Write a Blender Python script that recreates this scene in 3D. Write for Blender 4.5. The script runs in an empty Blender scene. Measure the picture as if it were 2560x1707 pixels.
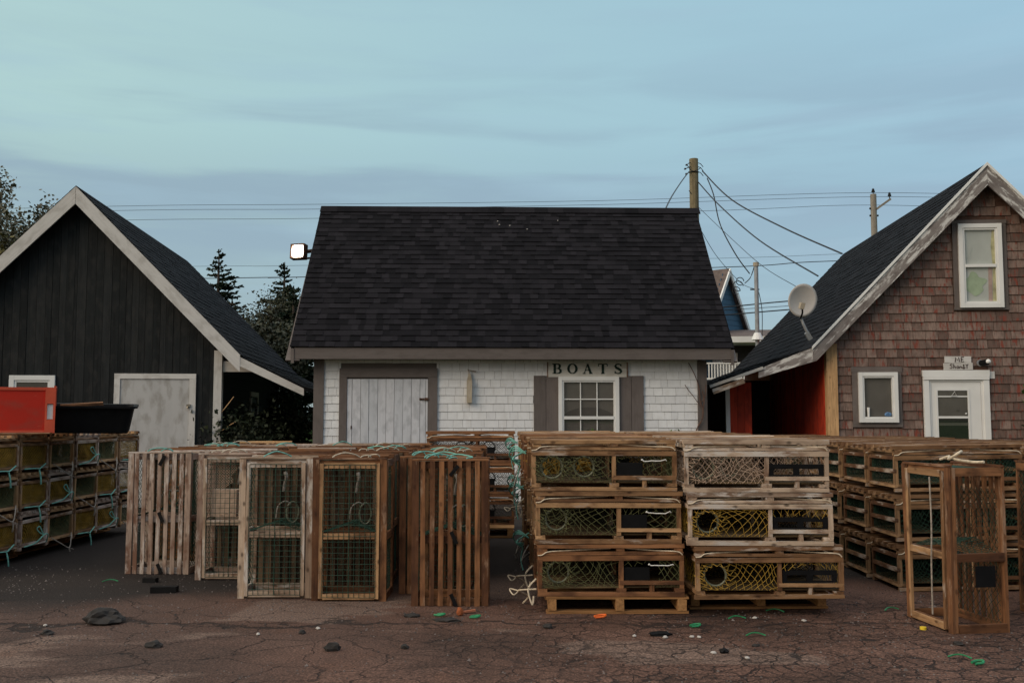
import bpy, bmesh, math, random
from mathutils import Vector, Matrix, Euler, noise
R = math.radians
rnd = random.Random(7)
scene = bpy.context.scene
COL = scene.collection

# ---------------------------------------------------------------- camera
F, CX, CY, HC = 2400.0, 1280.0, 853.5, 1.45
TH = math.atan((1040 - CY) / F)
cam = bpy.data.cameras.new('camera'); camo = bpy.data.objects.new('camera', cam); COL.objects.link(camo)
camo.location = (0, 0, HC); camo.rotation_euler = (R(90) + TH, 0, 0)
cam.sensor_width = 36; cam.lens = 36 * F / 2560; cam.clip_end = 3000
scene.camera = camo
scene.render.resolution_x, scene.render.resolution_y = 1024, 682

def at(u, v, d):
    a = (u - CX) / F; b = (CY - v) / F
    y = math.cos(TH) - b * math.sin(TH); z = math.sin(TH) + b * math.cos(TH)
    return Vector((a * d / y, d, HC + z * d / y))
def gnd(u, v, z=0.0):
    a = (u - CX) / F; b = (CY - v) / F
    y = math.cos(TH) - b * math.sin(TH); w = math.sin(TH) + b * math.cos(TH)
    k = (z - HC) / w
    return Vector((a * k, y * k, z))

# ---------------------------------------------------------------- light
SUN_EL, SUN_ROT = R(27), R(236)
w = bpy.data.worlds.new('World'); scene.world = w; w.use_nodes = True
nt = w.node_tree; nt.nodes.clear(); N = nt.nodes.new; LK = nt.links.new
def nd(tree, typ, **kw):
    n = tree.nodes.new(typ)
    for k, v in kw.items(): setattr(n, k, v)
    return n
out = N('ShaderNodeOutputWorld')
sky = nd(nt, 'ShaderNodeTexSky', sky_type='NISHITA', sun_disc=False, sun_elevation=SUN_EL, sun_rotation=SUN_ROT, air_density=1.0, dust_density=1.0)
bg1 = N('ShaderNodeBackground'); bg1.inputs[1].default_value = 0.035; LK(sky.outputs[0], bg1.inputs[0])
tc = N('ShaderNodeTexCoord'); sep = N('ShaderNodeSeparateXYZ'); LK(tc.outputs['Generated'], sep.inputs[0])
def ramp(tree, pts, interp='LINEAR'):
    r = tree.nodes.new('ShaderNodeValToRGB'); cr = r.color_ramp; cr.interpolation = interp
    while len(cr.elements) < len(pts): cr.elements.new(.5)
    for e, (p, c) in zip(cr.elements, pts): e.position = p; e.color = (c[0], c[1], c[2], 1)
    return r
def math_n(tree, op, a, b=None, c=None, clamp=False):
    m = tree.nodes.new('ShaderNodeMath'); m.operation = op; m.use_clamp = clamp
    for i, x in enumerate((a, b, c)):
        if x is None: continue
        if isinstance(x, (int, float)): m.inputs[i].default_value = x
        else: tree.links.new(x, m.inputs[i])
    return m.outputs[0]
def mixc(tree, f, a, b, mode='MIX'):
    m = tree.nodes.new('ShaderNodeMixRGB'); m.blend_type = mode
    for i, x in enumerate((f, a, b)):
        if isinstance(x, (int, float)): m.inputs[i].default_value = x
        elif isinstance(x, tuple): m.inputs[i].default_value = (*x[:3], 1)
        else: tree.links.new(x, m.inputs[i])
    return m.outputs[0]
elev = ramp(nt, [(0.0, (.235, .325, .375)), (.11, (.26, .365, .415)), (.20, (.29, .42, .46)), (.28, (.37, .565, .59)), (.42, (.385, .59, .635)), (.62, (1.05, 1.13, 1.16)), (1.0, (1.65, 1.62, 1.58))])
LK(sep.outputs[2], elev.inputs[0])
# teal to the left, lavender blue to the right
side = math_n(nt, 'MULTIPLY_ADD', sep.outputs[0], 1.1, .5, True)
tint = ramp(nt, [(0.0, (1.19, 1.13, 1.0)), (.5, (1.0, 1.0, 1.0)), (1.0, (.87, .91, 1.0))]); LK(side, tint.inputs[0])
c1 = mixc(nt, 1.0, elev.outputs[0], tint.outputs[0], 'MULTIPLY')
# long thin cloud streaks: noise over (azimuth, stretched elevation)
mp = N('ShaderNodeMapping'); mp.inputs['Scale'].default_value = (2.2, 1.2, 17.0); mp.inputs['Rotation'].default_value = (0, R(2.0), 0); LK(tc.outputs['Generated'], mp.inputs[0])
nz = N('ShaderNodeTexNoise'); nz.inputs['Scale'].default_value = 1.35; nz.inputs['Detail'].default_value = 5; nz.inputs['Roughness'].default_value = .52; nz.inputs['Distortion'].default_value = .35; LK(mp.outputs[0], nz.inputs[0])
cl = ramp(nt, [(.40, (0, 0, 0)), (.68, (1, 1, 1))], 'EASE'); LK(nz.outputs[0], cl.inputs[0])
band = ramp(nt, [(.05, (.35,) * 3), (.14, (.95,) * 3), (.27, (.8,) * 3), (.36, (.10,) * 3), (.5, (.1,) * 3)]); LK(sep.outputs[2], band.inputs[0])
cf = math_n(nt, 'MULTIPLY', cl.outputs[0], band.outputs[0])
c2 = mixc(nt, math_n(nt, 'MULTIPLY', cf, .92), c1, (.258, .355, .425))
mp2 = N('ShaderNodeMapping'); mp2.inputs['Scale'].default_value = (3.0, 2.0, 22.0); mp2.inputs['Location'].default_value = (5, 1, 3); LK(tc.outputs['Generated'], mp2.inputs[0])
nz2 = N('ShaderNodeTexNoise'); nz2.inputs['Scale'].default_value = 2.0; nz2.inputs['Detail'].default_value = 6; LK(mp2.outputs[0], nz2.inputs[0])
cl2 = ramp(nt, [(.50, (0, 0, 0)), (.74, (1, 1, 1))]); LK(nz2.outputs[0], cl2.inputs[0])
c3 = mixc(nt, math_n(nt, 'MULTIPLY', cl2.outputs[0], .38), c2, (.36, .52, .60))
# low sky behind the camera darkened so less frontal light enters the traps
rear_sky = math_n(nt, 'MULTIPLY_ADD', sep.outputs[1], -2.2, -.15, True); low = math_n(nt, 'MULTIPLY_ADD', sep.outputs[2], -2.6, 1.70, True)
c4 = mixc(nt, math_n(nt, 'MULTIPLY', rear_sky, math_n(nt, 'MULTIPLY', low, .96)), c3, (.085, .072, .066))
bg2 = N('ShaderNodeBackground'); bg2.inputs[1].default_value = 0.86; LK(c4, bg2.inputs[0])
ad = N('ShaderNodeAddShader'); LK(bg1.outputs[0], ad.inputs[0]); LK(bg2.outputs[0], ad.inputs[1]); LK(ad.outputs[0], out.inputs[0])

sl = bpy.data.lights.new('sun', 'SUN'); sl.energy = 1.65; sl.angle = R(38); sl.color = (1, .80, .60)
so = bpy.data.objects.new('sun', sl); COL.objects.link(so)
so.rotation_euler = Vector((math.sin(SUN_ROT) * math.cos(SUN_EL), math.cos(SUN_ROT) * math.cos(SUN_EL), math.sin(SUN_EL))).to_track_quat('Z', 'Y').to_euler()
scene.view_settings.view_transform = 'Standard'; scene.view_settings.look = 'None'
scene.view_settings.exposure = 0.0; scene.view_settings.gamma = 1.0

# ---------------------------------------------------------------- materials
def mat(name):
    m = bpy.data.materials.new(name); m.use_nodes = True
    t = m.node_tree; b = t.nodes['Principled BSDF']
    return m, t, b
def plain(name, c, rough=.7, var=.25, scale=6, metal=0, spec=.3, bump=0.0):
    m, t, b = mat(name)
    x = nd(t, 'ShaderNodeTexCoord'); n = nd(t, 'ShaderNodeTexNoise'); n.inputs['Scale'].default_value = scale; n.inputs['Detail'].default_value = 5
    t.links.new(x.outputs['Object'], n.inputs[0])
    lo = tuple(v * (1 - var) for v in c); hi = tuple(min(1, v * (1 + var)) for v in c)
    r = ramp(t, [(.3, lo), (.7, hi)]); t.links.new(n.outputs[0], r.inputs[0]); t.links.new(r.outputs[0], b.inputs['Base Color'])
    b.inputs['Roughness'].default_value = rough; b.inputs['Metallic'].default_value = metal; b.inputs['Specular IOR Level'].default_value = spec
    if bump:
        bp = nd(t, 'ShaderNodeBump'); bp.inputs['Strength'].default_value = bump; bp.inputs['Distance'].default_value = .01
        t.links.new(n.outputs[0], bp.inputs['Height']); t.links.new(bp.outputs[0], b.inputs['Normal'])
    return m
def wood(name, dark, light, stain=None, samt=.5, grain=.55, rough=.85, paint=None, pamt=.5, pgs=(4, 16, 16), gs=(3, 45, 45), objvar=.25, knots=.5, spec=.2):
    """boards: a tone per board, grain along each board, stains and knots, and remains of paint"""
    m, t, b = mat(name); L = t.links.new
    tone = nd(t, 'ShaderNodeAttribute', attribute_name='tone'); g = nd(t, 'ShaderNodeAttribute', attribute_name='gco')
    oi = nd(t, 'ShaderNodeObjectInfo')
    tn = math_n(t, 'ADD', math_n(t, 'MULTIPLY', tone.outputs['Fac'], 1 - objvar), math_n(t, 'MULTIPLY', oi.outputs['Random'], objvar), None, True)
    base = mixc(t, tn, dark, light)
    mp = nd(t, 'ShaderNodeMapping'); mp.inputs['Scale'].default_value = gs; L(g.outputs['Vector'], mp.inputs[0])
    n = nd(t, 'ShaderNodeTexNoise'); n.inputs['Scale'].default_value = 1; n.inputs['Detail'].default_value = 6; n.inputs['Roughness'].default_value = .65; L(mp.outputs[0], n.inputs[0])
    r = ramp(t, [(.28, (1 - grain,) * 3), (.5, (1, 1, 1)), (.75, (1 + grain * .45,) * 3)]); L(n.outputs[0], r.inputs[0])
    col = mixc(t, 1.0, base, r.outputs[0], 'MULTIPLY')
    if stain:
        mp2 = nd(t, 'ShaderNodeMapping'); mp2.inputs['Scale'].default_value = (5, 9, 9); L(g.outputs['Vector'], mp2.inputs[0])
        n2 = nd(t, 'ShaderNodeTexNoise'); n2.inputs['Scale'].default_value = 1; n2.inputs['Detail'].default_value = 4; L(mp2.outputs[0], n2.inputs[0])
        r2 = ramp(t, [(.48, (0, 0, 0)), (.66, (samt,) * 3)]); L(n2.outputs[0], r2.inputs[0])
        col = mixc(t, r2.outputs[0], col, stain)
    if knots:
        mp3 = nd(t, 'ShaderNodeMapping'); mp3.inputs['Scale'].default_value = (9, 16, 16); L(g.outputs['Vector'], mp3.inputs[0])
        v = nd(t, 'ShaderNodeTexVoronoi'); v.inputs['Scale'].default_value = 1; L(mp3.outputs[0], v.inputs[0])
        r3 = ramp(t, [(.10, (knots,) * 3), (.24, (0, 0, 0))]); L(v.outputs['Distance'], r3.inputs[0])
        col = mixc(t, r3.outputs[0], col, tuple(x * .25 for x in dark))
    if paint:
        mp4 = nd(t, 'ShaderNodeMapping'); mp4.inputs['Scale'].default_value = pgs; L(g.outputs['Vector'], mp4.inputs[0])
        n4 = nd(t, 'ShaderNodeTexNoise'); n4.inputs['Scale'].default_value = 1; n4.inputs['Detail'].default_value = 9; n4.inputs['Roughness'].default_value = .7; L(mp4.outputs[0], n4.inputs[0])
        r4 = ramp(t, [(max(0, 1 - pamt - .06), (0, 0, 0)), (min(1, 1 - pamt + .02), (1, 1, 1))]); L(n4.outputs[0], r4.inputs[0])
        col = mixc(t, r4.outputs[0], col, paint)
    L(col, b.inputs['Base Color']); b.inputs['Roughness'].default_value = rough; b.inputs['Specular IOR Level'].default_value = spec
    bp = nd(t, 'ShaderNodeBump'); bp.inputs['Strength'].default_value = .35; bp.inputs['Distance'].default_value = .006
    L(n.outputs[0], bp.inputs['Height']); L(bp.outputs[0], b.inputs['Normal'])
    return m
M = {}
M['trap_grey'] = wood('weathered_trap_wood', (.19, .125, .095), (.42, .32, .255), (.13, .055, .030), .8, paint=(.48, .42, .37), pamt=.41, pgs=(2.2, 9, 9))
M['trap_pale'] = wood('pale_trap_wood', (.25, .175, .125), (.52, .40, .295), (.13, .06, .032), .7, knots=.8, paint=(.52, .47, .42), pamt=.40, pgs=(2.2, 9, 9))
M['trap_brown'] = wood('brown_trap_wood', (.085, .036, .018), (.29, .135, .060), (.045, .02, .012), .7, paint=(.27, .17, .11), pamt=.37, pgs=(2.2, 9, 9))
M['trap_mix'] = wood('mixed_trap_wood', (.10, .042, .018), (.44, .265, .135), (.060, .026, .013), .75, knots=.7, paint=(.36, .29, .235), pamt=.385, pgs=(2.2, 9, 9))
M['pallet'] = wood('pallet_pine', (.27, .13, .05), (.40, .22, .09), (.13, .06, .025), .5)
M['pine'] = wood('new_pine', (.48, .29, .14), (.62, .40, .21), (.35, .19, .09), .35)
M['white_board'] = wood('white_painted_board', (.48, .46, .43), (.60, .585, .56), (.33, .31, .28), .5, grain=.12, rough=.65, knots=0.0, objvar=.1)
M['peeling'] = wood('peeling_white_paint', (.17, .15, .14), (.25, .225, .215), (.10, .08, .075), .6, paint=(.56, .55, .53), pamt=.44, pgs=(3.2, 13, 13), grain=.3, knots=0)
M['white_shingle'] = wood('white_painted_shingle', (.645, .655, .665), (.73, .74, .745), (.50, .485, .46), .28, grain=.06, rough=.7, gs=(4, 25, 25), knots=0, objvar=0)
M['red_shingle'] = wood('weathered_red_shingle', (.115, .074, .060), (.235, .168, .140), (.07, .05, .042), .5, grain=.42, gs=(5, 40, 40), paint=(.185, .048, .032), pamt=.40, knots=.15, objvar=0)
M['grey_trim'] = wood('grey_brown_trim_paint', (.118, .100, .092), (.150, .127, .117), (.08, .066, .06), .35, grain=.15, rough=.6, paint=(.33, .29, .28), pamt=.265, knots=0, objvar=.1)
M['dark_board'] = wood('black_stained_board', (.0062, .0084, .0094), (.0165, .0188, .0198), (.036, .034, .032), .35, grain=.6, rough=.75, gs=(1.2, 30, 30), knots=0, objvar=.0)
M['navy_board'] = wood('navy_siding', (.012, .016, .026), (.024, .03, .044), grain=.3, knots=0, objvar=0)
M['red_board'] = wood('red_painted_board', (.34, .032, .012), (.52, .052, .020), (.11, .012, .008), .5, grain=.2, knots=0, rough=.55, objvar=0)
M['door_ply'] = wood('grey_white_plywood', (.36, .355, .35), (.48, .475, .465), (.25, .235, .21), .6, grain=.12, gs=(1.2, 4, 4), knots=0, objvar=0)
M['door_white'] = wood('white_plank_door_paint', (.50, .52, .55), (.58, .59, .62), (.30, .31, .33), .5, grain=.15, gs=(1.5, 8, 8), knots=0, objvar=0)
M['black_shingle'] = wood('dark_roof_shingle', (.0072, .0070, .0084), (.0180, .0168, .0198), (.006, .0055, .006), .2, grain=.2, spec=.06, rough=.95, gs=(30, 30, 30), knots=0, objvar=0)
M['roof_navy'] = wood('charcoal_roof_shingle', (.007, .0075, .0095), (.014, .0145, .0175), (.005, .005, .0065), .4, grain=.3, spec=.06, rough=.9, gs=(25, 25, 25), knots=0, objvar=0)
M['vinyl'] = plain('white_vinyl', (.70, .70, .68), .4, .05, 3)
M['net_green'] = plain('olive_green_net', (.095, .098, .040), .8, .35, 30)
M['net_dkgreen'] = plain('dark_green_net', (.014, .042, .026), .8, .4, 20)
M['net_yellow'] = plain('yellow_net', (.36, .22, .035), .75, .3, 25)
M['net_pink'] = plain('pinkish_white_net', (.43, .31, .23), .8, .2, 25)
M['net_gold'] = plain('golden_net', (.30, .17, .022), .75, .45, 9)
M['wire_green'] = plain('green_coated_wire', (.020, .055, .036), .5, .3, 30)
M['black_plastic'] = plain('black_plastic', (.0065, .0065, .007), .6, .3, 8, spec=.12)
M['rope_teal'] = plain('teal_rope', (.17, .42, .35), .85, .3, 40)
M['rope_cream'] = plain('cream_rope', (.55, .46, .34), .85, .25, 40)
M['rope_grey'] = plain('grey_cord', (.30, .26, .22), .85, .3, 40)
M['twine'] = plain('white_twine', (.75, .74, .70), .8, .1, 20)
M['hoop'] = plain('black_hoop', (.05, .05, .045), .6, .3, 20)
M['hoop_pale'] = plain('pale_hoop', (.15, .155, .105), .6, .3, 20)
M['red_plastic'] = wood('faded_red_plastic', (.40, .016, .006), (.56, .026, .009), (.33, .05, .03), .6, grain=.12, rough=.55, gs=(4, 4, 4), knots=0, paint=(.60, .13, .085), pamt=.30, pgs=(5, 14, 14), spec=.3)
M['orange_plastic'] = plain('sun_bleached_orange_plastic', (.56, .085, .040), .5, .2, 4)
M['steel'] = plain('galvanised_steel', (.33, .34, .35), .45, .15, 10, metal=.4)
M['rust'] = plain('rusty_iron', (.07, .035, .022), .8, .5, 30)
M['dish'] = plain('satellite_dish_paint', (.47, .45, .43), .5, .06, 4)
M['trap_floor'] = wood('shade_dark_slat_wood', (.060, .040, .020), (.16, .11, .055), (.03, .02, .012), .7)  # floor slats coloured darker to carry the shade inside the traps
M['slat_shaded'] = wood('shade_dark_inner_slat', (.055, .036, .022), (.17, .115, .07), (.03, .02, .012), .6)  # interior shade of the mesh-door traps put into the slat colour
M['net_dim'] = plain('shade_dark_net', (.016, .016, .010), .9, .4, 20)  # net colour darkened to stand for shade deep in the traps
M['pole_grey'] = wood('grey_pole_timber', (.20, .175, .15), (.28, .25, .215), (.15, .13, .11), .5, grain=.3, gs=(1.0, 14, 14), knots=.1)
M['pole'] = wood('pole_timber', (.15, .125, .075), (.25, .205, .125), (.11, .085, .05), .5, grain=.4, gs=(1.0, 14, 14), knots=.2)
M['cable'] = plain('black_cable', (.012, .013, .016), .6, .2, 5)
M['blue_wall'] = plain('blue_siding', (.055, .125, .20), .7, .1, 2)
M['brown_roof'] = plain('brown_roof', (.11, .085, .075), .9, .25, 8)
M['dark_wall'] = plain('dark_grey_siding', (.045, .045, .047), .8, .2, 3)
M['curtain'] = plain('pale_curtain', (.48, .495, .465), .9, .08, 3)
M['leaf_print'] = plain('green_leaf_print', (.36, .44, .30), .9, .15, 6)
M['yellow_print'] = plain('yellow_curtain_edge', (.46, .43, .24), .9, .35, 9)
M['pink_print'] = plain('pink_curtain_edge', (.44, .31, .27), .9, .2, 9)
M['blind'] = plain('grey_blind', (.105, .095, .086), .9, .12, 4)
M['sign_white'] = wood('sign_board_paint', (.50, .485, .44), (.56, .54, .49), (.30, .26, .20), .4, grain=.2, knots=0)
M['ink_green'] = plain('dark_green_lettering', (.012, .028, .020), .8, .6, 25)
M['ink_dark'] = plain('faded_brown_lettering', (.085, .065, .06), .9, .3, 30)
M['bark'] = plain('tree_bark', (.055, .042, .034), .9, .4, 12, bump=.4)
M['needles'] = plain('spruce_needles', (.020, .034, .018), .8, .5, 1.3)
M['needles_brown'] = plain('spruce_needles_browned', (.040, .030, .017), .8, .5, 1.3)
M['leaf_grey'] = plain('dry_grey_leaves', (.125, .115, .075), .7, .4, 1.0)
M['leaf_dark'] = plain('dark_leaves', (.035, .037, .018), .7, .5, 1.0)
M['leaf_olive'] = plain('olive_yellow_leaves', (.10, .085, .022), .7, .5, 1.2)
M['leaf_bush'] = plain('bush_leaves', (.012, .018, .006), .7, .6, 3)
M['leaf_green'] = plain('fresh_green_leaves', (.060, .120, .030), .6, .4, 5)
M['stem'] = plain('brown_vine_stem', (.10, .055, .040), .9, .3, 12)
M['stone'] = plain('dark_stone', (.028, .025, .023), .95, .5, 9, bump=.6)
M['shell'] = plain('pale_shell', (.40, .37, .34), .8, .2, 20)
M['band_green'] = plain('green_plastic_band', (.018, .19, .075), .5, .3, 20)
M['float_dull'] = plain('dull_orange_foam', (.26, .075, .025), .9, .3, 20)
M['float_orange'] = plain('orange_plastic', (.72, .13, .02), .5, .2, 20)
M['yellow_plastic'] = plain('yellow_plastic', (.70, .50, .03), .5, .15, 20)
M['buoy'] = wood('worn_buoy_wood', (.36, .31, .24), (.44, .38, .29), (.26, .21, .14), .6, grain=.3, knots=0)
M['mug'] = plain('white_china', (.72, .72, .70), .35, .03, 5)
M['blue_china'] = plain('blue_china', (.10, .20, .36), .4, .5, 30)
M['brick'] = plain('red_brick', (.30, .11, .06), .9, .25, 20)
M['brass'] = plain('tarnished_metal', (.32, .29, .24), .4, .2, 10, metal=.7)
def glass_mat():
    m, t, b = mat('window_glass')
    t.nodes.remove(b); o = t.nodes['Material Output']
    tr = nd(t, 'ShaderNodeBsdfTransparent'); tr.inputs[0].default_value = (.94, .95, .94, 1)
    gl = nd(t, 'ShaderNodeBsdfGlossy'); gl.inputs['Roughness'].default_value = .03; gl.inputs[0].default_value = (.95, .95, .95, 1)
    lw = nd(t, 'ShaderNodeLayerWeight'); fr = nd(t, 'ShaderNodeMath', operation='POWER'); t.links.new(lw.outputs['Facing'], fr.inputs[0]); fr.inputs[1].default_value = 4
    mx = nd(t, 'ShaderNodeMixShader'); f = math_n(t, 'MULTIPLY_ADD', fr.outputs[0], .8, .06, True)
    t.links.new(f, mx.inputs[0]); t.links.new(tr.outputs[0], mx.inputs[1]); t.links.new(gl.outputs[0], mx.inputs[2]); t.links.new(mx.outputs[0], o.inputs[0])
    return m
M['glass'] = glass_mat()
M['room'] = plain('dim_room', (.055, .05, .046), .9, .3, 1.5)
def lamp_mat():
    m, t, b = mat('lit_flood_lens')
    b.inputs['Base Color'].default_value = (.9, .9, .85, 1); b.inputs['Emission Color'].default_value = (1, .90, .72, 1); b.inputs['Emission Strength'].default_value = 22
    return m
M['lamp'] = lamp_mat()
def ground_mat():
    m, t, b = mat('cracked_red_asphalt'); L = t.links.new
    x = nd(t, 'ShaderNodeTexCoord'); P = x.outputs['Object']; s = nd(t, 'ShaderNodeSeparateXYZ'); L(P, s.inputs[0])
    def nz(scale, det=5, rough=.55, vec=P, dist=0):
        n = nd(t, 'ShaderNodeTexNoise'); n.inputs['Scale'].default_value = scale; n.inputs['Detail'].default_value = det; n.inputs['Roughness'].default_value = rough; n.inputs['Distortion'].default_value = dist
        L(vec, n.inputs[0]); return n
    n1 = nz(.9, 6, .6); r1 = ramp(t, [(.36, (.050, .027, .019)), (.50, (.086, .0455, .032)), (.68, (.115, .062, .044))]); L(n1.outputs[0], r1.inputs[0])
    col = r1.outputs[0]
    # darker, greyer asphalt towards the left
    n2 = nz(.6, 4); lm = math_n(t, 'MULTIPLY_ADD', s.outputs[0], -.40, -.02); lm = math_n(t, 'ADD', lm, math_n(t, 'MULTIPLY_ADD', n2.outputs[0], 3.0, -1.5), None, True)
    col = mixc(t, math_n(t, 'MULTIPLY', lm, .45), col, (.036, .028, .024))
    # worn paler patches with a sharp edge (top coat gone)
    mp = nd(t, 'ShaderNodeMapping'); mp.inputs['Scale'].default_value = (.55, 1.1, 1); mp.inputs['Location'].default_value = (.3, .15, 0); L(P, mp.inputs[0])
    n3 = nz(.85, 5, .45, mp.outputs[0], .4); r3 = ramp(t, [(.565, (0, 0, 0)), (.585, (1, 1, 1))]); L(n3.outputs[0], r3.inputs[0])
    col = mixc(t, math_n(t, 'MULTIPLY', r3.outputs[0], .80), col, (.130, .086, .066))
    # rusty earth stains
    n4 = nz(1.7, 4); r4 = ramp(t, [(.60, (0, 0, 0)), (.74, (.6, .6, .6))]); L(n4.outputs[0], r4.inputs[0]); col = mixc(t, r4.outputs[0], col, (.085, .040, .024))
    # darker asphalt at left, plus shade among the stacks painted into the colour
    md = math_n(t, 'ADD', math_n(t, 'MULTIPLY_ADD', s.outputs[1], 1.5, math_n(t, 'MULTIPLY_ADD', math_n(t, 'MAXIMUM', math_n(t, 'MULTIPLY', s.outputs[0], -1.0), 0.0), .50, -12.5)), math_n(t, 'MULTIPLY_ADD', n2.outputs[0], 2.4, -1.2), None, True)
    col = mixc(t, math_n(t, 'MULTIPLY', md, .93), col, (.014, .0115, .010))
    # grit
    n5 = nz(70, 3, .7); r5 = ramp(t, [(.32, (.42,) * 3), (.5, (1, 1, 1)), (.66, (2.0,) * 3)]); L(n5.outputs[0], r5.inputs[0]); col = mixc(t, 1, col, r5.outputs[0], 'MULTIPLY')
    v0 = nd(t, 'ShaderNodeTexVoronoi'); v0.inputs['Scale'].default_value = 26; L(P, v0.inputs[0]); r6 = ramp(t, [(.07, (1, 1, 1)), (.12, (0, 0, 0))]); L(v0.outputs['Distance'], r6.inputs[0])
    n6 = nz(3.0, 2); r7 = ramp(t, [(.48, (0, 0, 0)), (.62, (1, 1, 1))]); L(n6.outputs[0], r7.inputs[0])
    col = mixc(t, math_n(t, 'MULTIPLY', math_n(t, 'MULTIPLY', r6.outputs[0], r7.outputs[0]), .55), col, (.20, .17, .155))
    # alligator cracks: warped cell borders, missing where the asphalt is sound
    nw = nz(1.3, 5, .65); wv = nd(t, 'ShaderNodeVectorMath', operation='MULTIPLY_ADD'); L(nw.outputs['Color'], wv.inputs[0]); wv.inputs[1].default_value = (.55, .55, 0); L(P, wv.inputs[2])
    mpc = nd(t, 'ShaderNodeMapping'); mpc.inputs['Scale'].default_value = (1.0, 1.25, 1); L(wv.outputs[0], mpc.inputs[0])
    def crack(scale, w):
        v = nd(t, 'ShaderNodeTexVoronoi', feature='DISTANCE_TO_EDGE'); v.inputs['Scale'].default_value = scale; v.inputs['Randomness'].default_value = 1; L(mpc.outputs[0], v.inputs[0])
        r = ramp(t, [(0, (1, 1, 1)), (w * .45, (.9,) * 3), (w, (0, 0, 0))]); L(v.outputs['Distance'], r.inputs[0]); return r.outputs[0]
    a1 = math_n(t, 'MAXIMUM', crack(5.2, .038), math_n(t, 'MULTIPLY', crack(9.5, .04), .35)); a2 = crack(1.9, .011)
    reg = math_n(t, 'MULTIPLY_ADD', s.outputs[0], .55, .45); reg = math_n(t, 'ADD', reg, math_n(t, 'MULTIPLY_ADD', n2.outputs[0], 3.2, -1.5), None, True)
    front = math_n(t, 'MULTIPLY_ADD', s.outputs[1], -2.0, 16.2, True)
    reg = math_n(t, 'MULTIPLY', reg, front)
    n7 = nz(2.2, 3); r8 = ramp(t, [(.30, (.25,) * 3), (.48, (1, 1, 1))]); L(n7.outputs[0], r8.inputs[0])
    ck = math_n(t, 'MAXIMUM', math_n(t, 'MULTIPLY', math_n(t, 'MULTIPLY', a1, reg), r8.outputs[0]), math_n(t, 'MULTIPLY', a2, math_n(t, 'MULTIPLY', math_n(t, 'MULTIPLY', front, r8.outputs[0]), .8)))
    # the ragged edge where the newer strip of asphalt ends
    ed = math_n(t, 'ADD', s.outputs[1], math_n(t, 'MULTIPLY_ADD', nw.outputs[0], 1.1, -7.42)); ed = math_n(t, 'ABSOLUTE', math_n(t, 'ADD', ed, math_n(t, 'MULTIPLY', n5.outputs[0], .03))); re_ = ramp(t, [(.012, (.9,) * 3), (.05, (0, 0, 0))]); L(ed, re_.inputs[0]); ck = math_n(t, 'MAXIMUM', ck, math_n(t, 'MULTIPLY', re_.outputs[0], r8.outputs[0]))
    vp = nd(t, 'ShaderNodeTexVoronoi'); vp.inputs['Scale'].default_value = 5.2; L(mpc.outputs[0], vp.inputs[0]); pr = ramp(t, [(0, (.78,) * 3), (1, (1.22,) * 3)]); L(vp.outputs['Color'], pr.inputs[0]); col = mixc(t, math_n(t, 'MULTIPLY', reg, .9), col, mixc(t, 1, col, pr.outputs[0], 'MULTIPLY'))
    col = mixc(t, math_n(t, 'MULTIPLY', ck, .90), col, (.012, .009, .008))
    L(col, b.inputs['Base Color']); b.inputs['Roughness'].default_value = .92; b.inputs['Specular IOR Level'].default_value = .2
    h = math_n(t, 'ADD', math_n(t, 'MULTIPLY', n5.outputs[0], .35), math_n(t, 'SUBTRACT', math_n(t, 'MULTIPLY', n1.outputs[0], 1.0), math_n(t, 'MULTIPLY', ck, 1.2)))
    bp = nd(t, 'ShaderNodeBump'); bp.inputs['Strength'].default_value = .8; bp.inputs['Distance'].default_value = .02; L(h, bp.inputs['Height']); L(bp.outputs[0], b.inputs['Normal'])
    return m
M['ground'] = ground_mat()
M['lawn'] = plain('lawn_grass', (.050, .090, .022), .9, .4, 1.5, bump=.4)

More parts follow.
